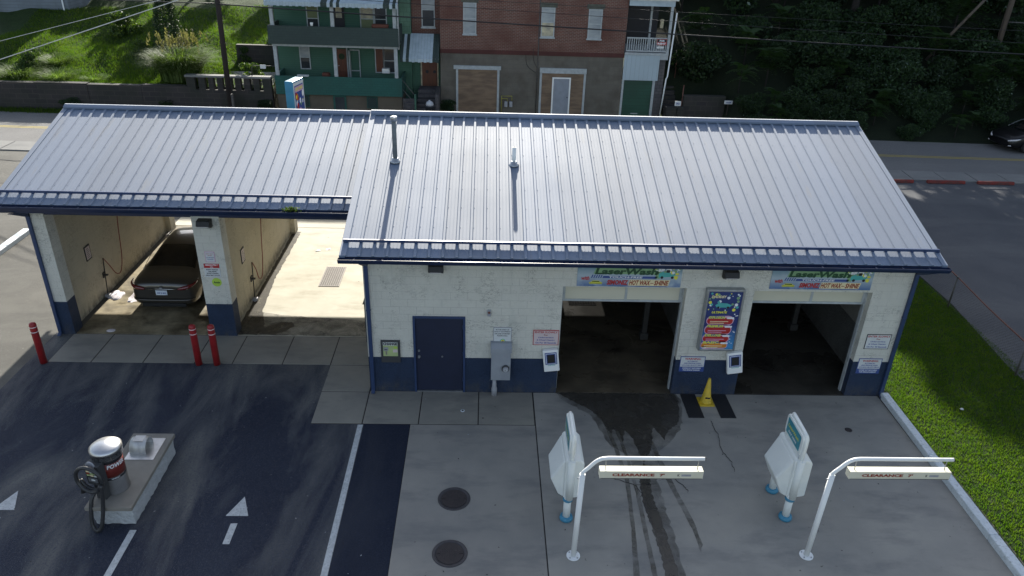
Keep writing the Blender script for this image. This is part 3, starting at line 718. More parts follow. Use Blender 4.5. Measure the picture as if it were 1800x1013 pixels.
# roof: ribbed panels built as one corrugated sheet per slope, with screws
def roof_panels(x0, x1, y_e, z_e, y_r, z_r, parent, name='roof_panel', back_e=None, th=.05, screws=True, phase=.0):
    m = MB(); P = .3048; prof = []
    k = math.floor((x0 - phase) / P) - 1
    while True:
        b = phase + k * P
        for dx, dz in ((-.044, 0), (-.024, .031), (.024, .031), (.044, 0), (.100, 0), (.106, .0025), (.114, .0025), (.120, 0), (.184, 0), (.190, .0025), (.198, .0025), (.204, 0)):
            if x0 <= b + dx <= x1: prof.append((b + dx, dz))
        k += 1
        if b > x1 + P: break
    prof = [(x0, 0)] + prof + [(x1, 0)]
    def strip(ye, ze):
        a = m.P([(x, ye, ze + dz) for x, dz in prof]); b = m.P([(x, y_r, z_r + dz) for x, dz in prof]); n = len(prof)
        flip = ye > y_r
        for i in range(n - 1):
            f = (a + i, a + i + 1, b + i + 1, b + i); m.face(f[::-1] if flip else f, 'roof')
        c = m.P([(x, ye, ze - .006) for x, dz in prof])
        for i in range(n - 1):
            f = (c + i, c + i + 1, a + i + 1, a + i); m.face(f[::-1] if flip else f, 'roof')
    strip(y_e, z_e)
    if back_e: strip(*back_e)
    if screws:
        L = math.hypot(y_r - y_e, z_r - z_e); n = 8
        for r in range(n):
            t = (r + .45) / n; y = y_e + (y_r - y_e) * t; z = z_e + (z_r - z_e) * t
            b = phase + math.ceil((x0 - phase) / P) * P
            while b < x1:
                for dx in (.052,):
                    if b + dx < x1 - .05: m.box(b + dx - .006, b + dx + .006, y - .007, y + .007, z - .001, z + .006, 'roof')
                b += P
    return m.build(name, parent)
RX0, RX1 = -.36, 13.16
roof_panels(RX0, RX1, EY, zr(EY), RY, RZ, car, back_e=(10.6, zr(10.6)), phase=.035)
m = MB()  # sheathing under the sheets
m.prism([(EY + .05, zr(EY + .05) - .012), (RY, RZ - .012), (10.5, zr(10.5) - .012), (10.5, zr(10.5) - .13), (RY, RZ - .13), (EY + .05, zr(EY + .05) - .13)], RX0 + .03, RX1 - .03, 'x'); m.build('roof_deck', car, 'navy')
def ridge_cap(x0, x1, y, z, s, parent):
    m = MB(); a = .14
    m.prism([(y - a, z - s * a + .024), (y, z + .024), (y + a, z - s * a + .024), (y + a, z - s * a + .072), (y + .03, z + .085), (y - .03, z + .085), (y - a, z - s * a + .072)], x0, x1, 'x')
    m.build('ridge_cap', parent, 'roof', bevel=.004, seg=1)
ridge_cap(RX0 - .01, RX1 + .01, RY, RZ, S, car)
def rake(x0, x1, y_e, y_r, y_b, z_r, s, parent):
    m = MB(); f = lambda y: z_r - s * abs(y - y_r)
    m.prism([(y_e - .01, f(y_e) + .026), (y_r, z_r + .026), (y_b, f(y_b) + .026), (y_b, f(y_b) - .14), (y_r, z_r - .14), (y_e - .01, f(y_e) - .14)], x0, x1, 'x')
    m.build('rake_trim', parent, 'roof', bevel=.006, seg=1)
rake(RX0 - .035, RX0 + .09, EY, RY, 10.6, RZ, S, car); rake(RX1 - .09, RX1 + .035, EY, RY, 10.6, RZ, S, car)
def snow_guard(x0, x1, y, zf, phase, parent, flash=True):
    m = MB(); z = zf(y)
    m.box(x0, x1, y - .022, y + .022, z + .038, z + .100)
    P = .3048; b = phase + math.ceil((x0 - phase) / P) * P
    while b < x1:
        m.box(b - .03, b + .03, y - .035, y + .03, z + .012, z + .0378); m.box(b - .024, b + .024, y - .034, y - .023, z + .034, z + .07)
        b += P
    m.build('snow_guard', parent, 'blue')
snow_guard(RX0 + .0, RX1 + .0, -.13, zr, .035, car)
def gutter(x0, x1, y, ztop, parent, hh=.11):
    m = MB(); zb = ztop - hh
    pr = [(y, ztop), (y, zb), (y - .085, zb), (y - .12, ztop - .035), (y - .12, ztop), (y - .112, ztop), (y - .112, ztop - .038), (y - .08, zb + .006), (y - .006, zb + .006), (y - .006, ztop)]
    m.prism(pr, x0, x1, 'x')
    for a in (x0, x1 - .003): m.prism([(y, ztop), (y, zb), (y - .085, zb), (y - .12, ztop - .035), (y - .12, ztop)], a + .001, a + .002, 'x')
    m.build('gutter', parent, 'navy')
    m = MB(); x = x0 + .35
    while x < x1: m.box(x - .012, x + .012, y - .111, y - .007, ztop - .02, ztop - .008); x += .61
    m.build('gutter_hanger', parent, 'navy')
gutter(RX0 - .05, RX1 + .06, EY - .02, zr(EY) - .02, car)
m = MB(); m.box(RX0 + .02, RX1 - .02, EY + .03, EY + .05, zr(EY) - .16, zr(EY) - .012); m.build('fascia', car, 'navy')
m = MB(); m.box(RX0 + .02, RX1 - .02, EY + .052, -.002, 3.74, 3.76); m.build('soffit', car, 'navy')
def downspout(parent, x, y, ztop, yg, zg, side=0, dents=False):
    m = MB(); a, b = .045, .032
    m.box(x - a, x + a, y - 2 * b, y, .09, ztop)
    m.X = Matrix.Identity(4)
    # elbow from the gutter back to the wall
    m.prism([(yg - b, zg), (yg + b, zg), (y, ztop + .02), (y, ztop - .08), (y - 2 * b, ztop - .08)], x - a, x + a, 'x')
    m.prism([(y, .09), (y - 2 * b, .09), (y - .16, .03), (y - .13, -.0)], x - a * .98, x + a * .98, 'x')
    for z in (.9, 2.3): m.box(x - a - .012, x + a + .012, y - 2 * b - .003, y - .001, z, z + .03)
    m.build('downspout', parent, 'blue', bevel=.006, seg=1)
downspout(car, .08, -.005, 3.55, EY - .08, 3.80); downspout(car, 12.90, -.005, 3.55, EY - .08, 3.80)
# flue pipes through the roof
def flue(x, y, h, r, label, mat, cap):
    z = zr(y); t = thing('vent_pipe', label, 'vent pipe', (x, y, z))
    m = MB(); m.cyl((x, y, z - .05), r, h + .05, n=20); m.build('pipe', t, mat)
    m = MB(); m.lathe((x, y, z), [(r + .085, -.03), (r + .085, .02), (r + .05, .03), (r + .03, .09), (r + .004, .10)], 18); m.build('flashing_boot', t, 'silver')
    if cap:
        m = MB(); m.lathe((x, y, z + h), [(r + .004, -.10), (r + .03, -.095), (r + .03, .0), (r + .026, .012), (.01, .025)], 20); m.build('rain_cap', t, 'steel')
    else:
        m = MB(); m.lathe((x, y, z + h), [(r, -.0), (r, .003), (r * .8, .004), (r * .78, -.06)], 18); m.build('pipe_mouth', t, 'white')
flue(.494, 2.90, 1.13, .058, 'tall dark grey flue pipe with shiny cap on the roof', 'fluegrey', True)
flue(3.487, 2.86, .46, .050, 'short white vent pipe standing on the roof', 'white', False)
# personnel door
fr = MB(); fr.box(D0, D0 + .055, -.03, .14, 0, 2.16); fr.box(D1 - .055, D1, -.03, .14, 0, 2.16); fr.box(D0 + .055, D1 - .055, -.03, .14, 2.10, 2.16)
dr = MB(); dr.box(D0 + .06, D1 - .06, .015, .06, .035, 2.095); d = dr.build('door', car, 'bluedoor', bevel=.004)
fr.build('door_frame', d, 'blue', bevel=.004)
m = MB(); m.box(D0 + .06, D1 - .06, -.02, .05, .0, .03); m.build('threshold', d, 'silver')
m = MB(); m.cyl((D0 + .13, -.012, 1.02), .034, .03, 'y'); m.cyl((D0 + .13, -.045, 1.02), .024, .035, 'y'); m.cyl((D0 + .13, -.012, 1.19), .026, .03, 'y')
m.cyl((1.79, .0, 1.02), .022, .016, 'y'); m.build('handle', d, 'silver')
for z in (.3, 1.05, 1.8):
    m = MB(); m.cyl((D1 - .06, .008, z), .010, .11, 'z', 8); m.build('hinge', d, 'blue')
# raised sectional doors of the two wash bays: bottom section hangs below the lintel
for (a, b, zb, zt, lab) in ((A0, A1, 2.50, 3.0, None), (B0, B1, 2.52, 2.96, None)):
    g_ = MB(); g_.box(a + .03, b - .03, .22, .26, zb, zb + .055); g_.box(a + .03, b - .03, .22, .26, zt - .02, zt + .08)
    mid = a + (b - a) * .53
    for xx in (a + .03, mid - .03, b - .09): g_.box(xx, xx + .06, .221, .259, zb + .055, zt - .02)
    gd = g_.build('bay_door', car, 'dgrey' if False else 'framew', bevel=.003)
    for xa, xb in ((a + .09, mid - .03), (mid + .03, b - .09)):
        m = MB(); m.box(xa, xb, .236, .244, zb + .055, zt - .02); m.build('door_pane', gd, 'doorpane')
    m = MB(); m.box(a - .0, a + .03, .19, .30, 0, zt); m.box(b - .03, b, .19, .30, 0, zt); m.build_each('door_track', gd, 'framew')
# rear door of the first bay: two cloudy panes let a little sun onto the floor
m = MB(); m.box(4.7, 7.8, 9.85, 9.9, 0, 2.3); m.box(4.7, 5.2, 9.85, 9.9, 2.3, 3.0); m.box(6.4, 7.8, 9.85, 9.9, 2.3, 3); m.box(8.9, 12.2, 9.85, 9.9, 0, 3.0); m.build_each('rear_door', car, 'framew')
m = MB(); m.box(5.2, 6.4, 9.87, 9.88, 2.3, 3.0); m.build('rear_door_pane', car, M['doorpane'])
# white splash guard rail by the first opening
for x, y in ((7.55, 1.0), (12.03, 1.0)): pass
def wash_arm(x, y, lab):
    t = thing('spray_arm', lab, 'wash arm', (x, y, 0), group=None)
    m = MB(); m.box(x - .07, x + .07, y - .07, y + .07, .55, 3.3); m.build('upright', t, 'armgrey', bevel=.02)
    m = MB(); m.box(x - .11, x + .11, y - .11, y + .11, .42, .62); m.build('nozzle_head', t, 'armgrey', bevel=.02)
    m = MB(); m.box(x - .9, x + .1, y - .08, y + .08, 3.3, 3.5); m.build('carriage', t, 'dgrey', bevel=.01)
wash_arm(7.15, 2.0, 'white hanging spray arm inside the left automatic bay'); wash_arm(11.5, 2.6, 'white hanging spray arm inside the right automatic bay')

# ================================================================== SELF-SERVICE BAYS
LY, LRY, LRZ, LS = 2.53, 6.27, 5.30, .295
def zl(y): return LRZ - LS * abs(y - LRY)
LE = 1.93
sb = thing('self_service_bays', 'lower open-fronted white block building with two drive-through wash bays', 'building', (-8.8, LY, 0))
m = MB()
for a, b in ((-8.82, -8.40), (-4.72, -4.02)):
    wallbox(m, a, b, LY, LY + .42, -.05, 3.95)
    wallbox(m, a, b, 9.6, 10.0, -.05, 3.95, 'tan', 'tan')
m.build_each('pier', sb, 'wall')
m = MB(); m.box(-8.82, -8.58, LY + .42, 9.6, -.05, 3.95); m.box(-4.50, -4.20, LY + .42, 9.6, -.05, 3.95); m.build_each('bay_wall', sb, 'tan')
m = MB()
m.prism([(LY, 3.95), (10, 3.95), (LRY, zl(LRY) - .13)], -8.82, -8.6, 'x'); m.build('gable', sb, 'wall')
m = MB(); m.box(-8.40, -4.72, LY + .04, LY + .2, 3.50, 3.95); m.box(-4.02, -.001, LY + .04, LY + .2, 3.50, 3.95)
m.box(-8.40, -4.72, 9.8, 9.98, 3.13, 3.95); m.box(-4.02, -.001, 9.8, 9.98, 3.13, 3.95); m.build_each('lintel', sb, 'navy')
m = MB(); m.box(-8.58, -4.5, LY + .2, 9.8, 3.80, 3.86); m.box(-4.2, -.001, LY + .2, 9.8, 3.80, 3.86); m.build_each('ceiling', sb, 'tan')
LX0 = -9.22
roof_panels(LX0, RX0 - .045, LE, zl(LE), LRY, LRZ, sb, back_e=(10.62, zl(10.62)), phase=-8.975)
m = MB(); m.prism([(LE + .05, zl(LE + .05) - .012), (LRY, LRZ - .012), (10.5, zl(10.5) - .012), (10.5, zl(10.5) - .13), (LRY, LRZ - .13), (LE + .05, zl(LE + .05) - .13)], LX0 + .03, -.37, 'x'); m.build('roof_deck', sb, 'navy')
ridge_cap(LX0 - .02, -.38, LRY, LRZ, LS, sb)
rake(LX0 - .035, LX0 + .09, LE, LRY, 10.6, LRZ, LS, sb)
snow_guard(LX0, -.40, LE + .40, zl, -8.975, sb)
gutter(LX0 - .06, -.37, LE - .02, zl(LE) - .02, sb, .12)
m = MB(); m.box(LX0 + .02, -.37, LE + .03, LE + .05, zl(LE) - .24, zl(LE) - .012); m.box(LX0 + .02, -.37, LE + .052, LY, zl(LE) - .24, zl(LE) - .22); m.build('fascia', sb, 'navy')
downspout(sb, -8.77, LY - .005, 3.55, LE - .08, 3.80)

# ================================================================== FITTINGS ON THE WALLS
def floodlight(x, y, z, lab):
    t = thing('floodlight', lab, 'wall light', (x, y, z), group='black floodlights under the eaves')
    m = MB(); m.prism([(y, z + .10), (y - .20, z + .09), (y - .26, z - .03), (y - .12, z - .12), (y, z - .12)], x - .17, x + .17, 'x'); m.build('housing', t, 'black', bevel=.01)
    m = MB(); m.prism([(y - .13, z - .118), (y - .25, z - .042), (y - .26, z - .052), (y - .135, z - .13)], x - .13, x + .13, 'x'); m.build('lens', t, 'lampclear')
floodlight(1.68, 0, 3.47, 'black floodlight under the eave above the blue door'); floodlight(8.47, 0, 3.44, 'black floodlight under the eave above the tall menu board')
floodlight(-4.36, LY, 3.40, 'black floodlight at the top of the pier between the open bays')
def sign(name, label, x0, x1, z0, z1, y, face, lines, cat='sign', border=None, group=None, extra=None, th=.012, parent=None):
    t = parent or thing(name, label, cat, ((x0 + x1) / 2, y, z0), group=group)
    m = MB()
    if border:
        m.box(x0, x1, y - th, y - .001, z0, z1, border); e = .016; m.box(x0 + e, x1 - e, y - th - .003, y - th + .001, z0 + e, z1 - e, face)
    else: m.box(x0, x1, y - th - .002, y - .001, z0, z1, face)
    m.build('panel', t)
    m = MB(); yy = y - th - .0055
    if extra:
        e_ = MB(); extra(e_, y - th - .004); e_.build('printed_band', t)
    for (s, cx, zb, wd, ht, mat, *sh) in lines:
        cxx = x0 + (x1 - x0) * cx; m.text(s, cxx - wd / 2, cxx + wd / 2, zb, zb + ht, yy, mat, sh[0] if sh else 0, .012)
    if lines: m.build('lettering', t)
    return t
def enter(x0, x1, face, lab):
    z = 1.40
    sign('notice_sign', lab, x0, x1, z, z + .42, 0, face, [('ENTER SLOWLY', .5, z + .335, .55, .055, 'inkred'), ('For', .5, z + .265, .10, .042, 'inkbrown'),
        ('Undercarriage', .5, z + .19, .37, .045, 'inkblue'), ('& Wheel Cleaning', .5, z + .118, .44, .045, 'inkblue'), ('On For 30 Seconds', .5, z + .045, .50, .045, 'inkblue')], border='inkred' if face == 'signpink' else 'ink', cat='sign')
enter(3.98, 4.60, 'signpink', 'pale pink ENTER SLOWLY sign left of the left automatic bay')
enter(12.14, 12.75, 'signwhite', 'white ENTER SLOWLY sign with black border, near the right corner')
def warn(x0, x1, lab):
    z = .68
    sign('warning_sign', lab, x0, x1, z, z + .44, 0, 'signwhite', [('WARNING:', .5, z + .345, .40, .06, 'inkred'), ('AUTOMATIC', .5, z + .285, .26, .035, 'inkblue'), ('HIGH PRESSURE WASH', .5, z + .228, .42, .036, 'inkblue'),
        ('WITH HIGH VELOCITY SPRAYS', .5, z + .17, .52, .036, 'inkblue'), ('OWNER NOT RESPONSIBLE', .5, z + .085, .46, .036, 'inkwhite'), ('FOR VEHICLE DAMAGE', .5, z + .03, .42, .036, 'inkwhite')],
        border='signblue', extra=lambda e, y: e.box(x0 + .016, x1 - .016, y - .0005, y + .002, z + .012, z + .145, 'signblue'))
warn(7.64, 8.26, 'WARNING sign on the pier between the automatic bays, above the cone'); warn(12.11, 12.70, 'WARNING sign at the right corner of the building')
sign('notice_sign', 'white notice about faulty equipment above the grey meter box', 3.02, 3.46, 1.34, 1.88, 0, 'signwhite', [('IN THE EVENT OF', .5, 1.80, .32, .033, 'ink'), ('FAULTY EQUIPMENT', .5, 1.745, .38, .033, 'ink'), ('OR LOSS OF MONEY', .5, 1.69, .37, .033, 'ink'), ('PLEASE CALL:', .5, 1.635, .25, .033, 'ink')],
     border='pvc', extra=lambda e, y: (e.cyl((3.25, y - .001, 1.50), .065, .003, 'y', 16, mat='inkteal'), e.cyl((3.25, y - .003, 1.50), .045, .003, 'y', 16, mat='inkyel'), e.cyl((3.25, y - .005, 1.50), .02, .003, 'y', 12, mat='inkbrown')))
# pier signs of the self service bays
sign('notice_sign', 'small faded white notice high on the pier between the open bays', -4.52, -4.27, 2.26, 2.56, LY, 'signwhite', [('USE AT YOUR', .5, 2.49, .18, .022, 'inkred'), ('OWN RISK', .5, 2.445, .11, .022, 'inkred'), ('NOT RESPONSIBLE', .5, 2.38, .2, .022, 'inkblue'), ('FOR DAMAGE', .5, 2.33, .15, .022, 'inkblue')], border='inkpink')
sign('notice_sign', 'white notice with red ABSOLUTELY NO heading on the pier', -4.60, -4.19, 1.82, 2.22, LY, 'signwhite', [('ABSOLUTELY', .5, 2.155, .34, .045, 'inkwhite'), ('NO:', .5, 2.10, .08, .038, 'inkwhite'), ('MUDDY VEHICLES', .5, 2.025, .3, .034, 'ink'), ('CAR REPAIR', .5, 1.97, .22, .034, 'ink'),
     ('BUCKET WASHING', .5, 1.915, .3, .034, 'ink'), ('SPILLS MAY OCCUR', .5, 1.855, .36, .034, 'ink')], extra=lambda e, y: e.box(-4.595, -4.195, y - .0005, y + .002, 2.09, 2.215, 'signred'))
t = thing('round_sticker', 'round lime green sticker low on the pier between the open bays', 'sticker', (-4.33, LY, 1.66))
m = MB(); m.cyl((-4.33, LY - .010, 1.665), .125, .009, 'y', 28, mat='signlime'); m.build('disc', t)
m = MB(); m.text('Amix', -4.42, -4.24, 1.635, 1.70, LY - .013, 'inkgreen', .2, .02); m.build('lettering', t)
# framed rules on bay side walls
for (x, ya, yb, lab) in ((-8.58, 4.22, 4.52, 'small black framed notice on the left wall of the bay with the car'), (-4.20, 4.22, 4.52, 'small black framed notice on the wall of the empty sunlit bay')):
    t = thing('framed_notice', lab, 'sign', (x, ya, 1.36)); m = MB(); m.box(x + .001, x + .02, ya, yb, 1.38, 1.82, 'ink'); m.build('frame', t)
    m = MB(); m.box(x + .019, x + .023, ya + .03, yb - .03, 1.42, 1.78, 'signpink')
    m.build('sheet', t); m = MB()
    for k in range(6): m.box(x + .0232, x + .0245, ya + .06, yb - .06 - .02 * (k % 3), 1.46 + k * .052, 1.475 + k * .052, 'ink')
    m.build('lettering', t)
# banners
def wash_banner(x0, x1, lab):
    z0, z1 = 3.03, 3.56; Wd = x1 - x0
    t = thing('banner_sign', lab, 'banner', ((x0 + x1) / 2, 0, z0), group=None)
    m = MB(); m.box(x0, x1, -.02, -.002, z0, z1, 'banner'); m.build('panel', t)
    m = MB(); y = -.0225
    def q(a, b, c, d, mat, sh=0, yy=None):
        yy = yy or y; m.poly([(x0 + a * Wd, yy, z0 + c), (x0 + b * Wd, yy, z0 + c), (x0 + b * Wd + sh, yy, z0 + d), (x0 + a * Wd + sh, yy, z0 + d)], mat)
    q(.15, .77, .325, .49, 'inklgreen', .06); q(.74, .79, .22, .4, 'inklgreen', .05)
    q(.24, .76, .215, .275, 'signblue', .02)
    for k in range(5): q(.13 + k * .022, .142 + k * .022, .215, .30, 'signblue', .03)
    m.build('printed_band', t)
    m = MB(); y = -.0245
    m.text('LaserWash', x0 + .165 * Wd, x0 + .76 * Wd, z0 + .31, z0 + .475, y, 'inkgreen', .25, .03)
    m.text('TOUCH-FREE', x0 + .30 * Wd, x0 + .62 * Wd, z0 + .222, z0 + .27, y, 'inkwhite', .3, .01)
    m.text('with', x0 + .035 * Wd, x0 + .115 * Wd, z0 + .16, z0 + .26, y, 'inkred', .15, .02)
    m.text('SIMONIZ', x0 + .285 * Wd, x0 + .485 * Wd, z0 + .045, z0 + .175, y - .002, 'inkred', .15, .03)
    m.text('HOT WAX', x0 + .50 * Wd, x0 + .70 * Wd, z0 + .045, z0 + .175, y - .002, 'inkbrown', .15, .02)
    m.text('~', x0 + .705 * Wd, x0 + .735 * Wd, z0 + .085, z0 + .11, y - .002, 'inkbrown', .15, .02)
    m.text('SHINE', x0 + .74 * Wd, x0 + .875 * Wd, z0 + .045, z0 + .175, y - .002, 'inkbrown', .15, .02)
    m.build('lettering', t)
    m = MB(); m.poly([(x0 + .49 * Wd, y, z0 + .03), (x0 + .88 * Wd, y, z0 + .03), (x0 + .895 * Wd, y, z0 + .19), (x0 + .505 * Wd, y, z0 + .19)], 'inkcream')
    # yellow car emblem
    m.prism([(x0 + .12 * Wd, z0 + .06), (x0 + .24 * Wd, z0 + .06), (x0 + .245 * Wd, z0 + .10), (x0 + .225 * Wd, z0 + .115), (x0 + .21 * Wd, z0 + .15), (x0 + .15 * Wd, z0 + .15), (x0 + .135 * Wd, z0 + .115), (x0 + .115 * Wd, z0 + .10)], -.0235, -.0225, 'y', 'inkyel')
    m.box(x0 + .145 * Wd, x0 + .215 * Wd, -.0245, -.0236, z0 + .115, z0 + .14, 'inkgreen')
    m.box(x0 + .12 * Wd, x0 + .24 * Wd, -.0245, -.0236, z0 + .075, z0 + .09, 'inkgreen')
    # teal open car with bubbles
    cx, cz = x0 + .86 * Wd, z0 + .33
    m.prism([(cx - .2, cz - .08), (cx + .17, cz - .05), (cx + .2, cz + .02), (cx + .08, cz + .06), (cx - .12, cz + .07), (cx - .2, cz + .02)], -.0245, -.0236, 'y', 'inkteal')
    for dx in (-.12, .12): m.cyl((cx + dx, -.0262, cz - .075), .035, .0015, 'y', 12, mat='ink')
    rr = random.Random(3)
    for k in range(26): m.cyl((cx + rr.uniform(-.28, .3), -.0236 - .0001 * k, cz + rr.uniform(.02, .16)), rr.uniform(.015, .04), .0001, 'y', 8, mat=('inkwhite', 'inkwhite', 'inkyel', 'inklgreen')[k % 4])
    for k in range(6): m.cyl((cx + .2 + rr.uniform(-.03, .05), -.0262 - .0001 * k, cz + rr.uniform(-.1, .02)), .03, .0001, 'y', 7, mat='inkyel')
    m.box(cx - .03, cx + .05, -.0285, -.0275, cz + .05, cz + .12, 'ink')
    m.build('printed_picture', t)
wash_banner(4.93, 7.36, 'touch-free hot wax banner over the left automatic bay'); wash_banner(9.47, 11.88, 'touch-free hot wax banner over the right automatic bay')
# menu board
t = thing('menu_board', 'tall blue wash price menu in a silver frame between the automatic bays', 'menu board', (8.42, 0, 1.35))
x0, x1, z0, z1 = 7.98, 8.88, 1.38, 3.05
m = MB()
m.box(x0, x0 + .05, -.16, -.001, z0, z1); m.box(x1 - .05, x1, -.16, -.001, z0, z1); m.box(x0 + .05, x1 - .05, -.16, -.001, z0, z0 + .05); m.box(x0 + .05, x1 - .05, -.16, -.001, z1 - .05, z1); m.build('frame', t, 'silver', bevel=.008)
m = MB(); m.box(x0 + .05, x1 - .05, -.14, -.002, z0 + .05, z1 - .05, 'menu'); m.build('panel', t)
def pill(m, cx, cz, w_, h, y, mat):
    pts = []
    for k in range(16):
        a = 2 * math.pi * k / 16; r = h / 2; pts.append((cx + (w_ / 2 - r) * (1 if math.cos(a) > 0 else -1) + r * math.cos(a), cz + r * math.sin(a)))
    m.prism(pts, y, y + .001, 'y', mat)
m = MB(); L = MB(); yf = -.1425
for k, (nm, z, h, c) in enumerate((('EXPLOSION', 2.22, .17, 'signred'), ('PREMIUM', 1.97, .20, 'signred'), ('DELUXE', 1.73, .16, 'signred'), ('BASIC', 1.54, .13, 'inkorange'))):
    cx = 8.40 - .015 * k
    pill(m, cx, z, .66, h + .10, yf, 'inkpink'); pill(m, cx, z - .01, .62, h, yf - .002, c)
    m.box(cx - .28, cx + .1, yf - .004, yf - .003, z + h * .32, z + h * .32 + .07, 'signblue')
    L.text(nm, cx - .28, cx + .10, z + h * .33, z + h * .33 + .065, yf - .0055, 'inkyel', .2, .03)
    for j in range(2): m.box(cx - .24, cx + .2 - .1 * j, yf - .0046, yf - .0036, z - .03 - .045 * j, z - .012 - .045 * j, 'inkcream' if k in (0, 3) else 'inkpink')
    pill(m, cx + .24, z + h * .45, .18, .05, yf - .0055, 'inkwhite')
L.text('ULTIMATE', 8.16, 8.52, 2.42, 2.48, yf - .0055, 'inkyel', .2, .03); L.text('DADDSY', 8.1, 8.45, 2.83, 2.90, yf - .0055, 'inkcream', .2, .03)
m.prism([(8.26, 2.58), (8.55, 2.58), (8.62, 2.64), (8.5, 2.69), (8.3, 2.70), (8.22, 2.64)], yf - .003, yf - .002, 'y', 'inkteal')
m.cyl((8.3, yf - .006, 2.58), .03, .002, 'y', 12, mat='ink'); m.cyl((8.53, yf - .006, 2.58), .03, .002, 'y', 12, mat='ink')
rr = random.Random(5)
for k in range(34): m.cyl((rr.uniform(8.07, 8.78), yf - .0001 * (k % 12) - .0002, rr.uniform(2.5, 2.95)), rr.uniform(.012, .045), .0001, 'y', 8, mat=('inkwhite', 'inklgreen', 'inkyel', 'inkteal', 'inkwhite')[k % 5])
for k in range(14): m.cyl((rr.uniform(8.66, 8.80), yf - .0001 * k - .0002, rr.uniform(1.5, 2.4)), rr.uniform(.008, .02), .0001, 'y', 8, mat='inkwhite')
m.box(8.08, 8.18, yf - .002, yf - .001, 1.45, 1.50, 'inkwhite'); m.box(8.22, 8.7, yf - .002, yf - .001, 1.455, 1.465, 'inkteal')
m.build('printed_picture', t); L.build('lettering', t)
# bay entry message displays, turned toward the driver
def display(x, z, lab, tilt):
    t = thing('entry_display', lab, 'display', (x, -.05, z), group=None)
    m = MB(); m.X = Matrix.Translation((x, -.07, z)) @ Matrix.Rotation(tilt, 4, 'Y'); m.box(-.19, .19, -.06, .06, -.31, .30); m.build('housing', t, 'white', bevel=.02)
    m = MB(); m.X = Matrix.Translation((x, -.07, z)) @ Matrix.Rotation(tilt, 4, 'Y'); m.box(-.145, .145, -.066, -.061, -.10, .24, 'signblue'); m.box(-.122, .122, -.069, -.0665, -.078, .218, 'inkwhite'); m.box(-.110, .110, -.072, -.0695, -.066, .206, 'signblue'); m.box(-.09, .09, -.075, -.0725, -.045, .185, 'screen'); m.build('screen', t)
    m = MB(); m.X = Matrix.Translation((x, -.07, z)) @ Matrix.Rotation(tilt, 4, 'Y'); m.text('LaserWash', -.09, .09, -.135, -.105, -.0625, 'inkteal', .2, .02); m.build('lettering', t)
display(4.44, 1.02, 'tilted white entry display with blue screen border, left automatic bay', R(-7)); display(8.97, 1.01, 'tilted white entry display with blue screen border, right automatic bay', R(-9))
# change machine
t = thing('change_machine', 'dark framed CHANGE machine set in the wall left of the blue door', 'change machine', (.55, 0, .86))
m = MB(); m.box(.32, .78, -.05, -.001, .87, 1.49); m.build('housing', t, 'dgrey', bevel=.01)
m = MB(); m.box(.375, .725, -.056, -.051, 1.06, 1.45, 'sticker'); m.box(.375, .725, -.0565, -.0545, 1.36, 1.45, 'signwhite'); m.box(.39, .50, -.075, -.057, 1.22, 1.31, 'pvc'); m.box(.63, .72, -.0585, -.0565, 1.28, 1.33, 'signlime'); m.box(.61, .72, -.0585, -.0565, 1.17, 1.25, 'signpink'); m.box(.43, .47, -.0585, -.0565, 1.10, 1.2, 'capgrey'); m.box(.41, .48, -.079, -.076, 1.245, 1.265, 'ink'); m.build('front_panel', t)
m = MB(); m.text('CHANGE', .382, .718, 1.368, 1.445, -.058, 'ink', 0, .04); m.build('lettering', t)
# electric meter
t = thing('electric_meter', 'grey electric meter cabinet with round glass meter and conduit', 'meter', (3.21, 0, .5))
m = MB(); m.box(2.98, 3.45, -.22, -.001, .50, 1.38); m.build('cabinet', t, 'greypaint', bevel=.008)
m = MB(); m.prism([(-.245, 1.38), (-.245, 1.42), (-.12, 1.50), (-.001, 1.50), (-.001, 1.3805)], 2.96, 3.47, 'x'); m.box(2.96, 3.47, -.245, -.221, 1.30, 1.3795); m.build('hood', t, 'greypaint', bevel=.004)
m = MB(); m.cyl((3.33, -.225, .86), .092, -.05, 'y', 24, mat='dgrey'); m.cyl((3.33, -.276, .86), .075, -.04, 'y', 24, .062, mat='pvc'); m.box(3.29, 3.37, -.3185, -.3165, .84, .875, 'signwhite'); m.box(3.30, 3.35, -.3195, -.319, .85, .865, 'ink'); m.build('meter_dial', t)
m = MB(); m.lathe((3.07, -.12, 0), [(.07, 0), (.072, .20), (.055, .25), (.055, .34), (.048, .35), (.048, .5)], 18); m.build('conduit', t, 'pvc')
# small outlet box and cabinet on the side wall
t = thing('wall_outlet', 'small weathered outlet box on the wall above the meter', 'outlet', (2.92, 0, 2.28)); m = MB(); m.box(2.87, 2.95, -.06, -.001, 2.20, 2.36, 'pvc'); m.cyl((2.91, -.08, 2.31), .03, .03, 'y', 12, mat='rust'); m.cyl((2.91, -.08, 2.24), .03, .03, 'y', 12, mat='pvc'); m.build('box', t, bevel=.006)
t = thing('wall_cabinet', 'narrow grey cabinet on the side wall facing the empty bay', 'cabinet', (-.1, .9, .9)); m = MB(); m.box(-.16, -.001, .75, 1.35, .95, 2.05); m.build('cabinet', t, 'dgrey', bevel=.01); m = MB(); m.prism([(-.19, 2.05), (-.001, 2.05), (-.001, 2.16)], .72, 1.38, 'y'); m.build('hood', t, 'dgrey')
m = MB(); m.box(-.165, -.161, .95, 1.15, 1.5, 1.8); m.build('coin_plate', t, 'silver')
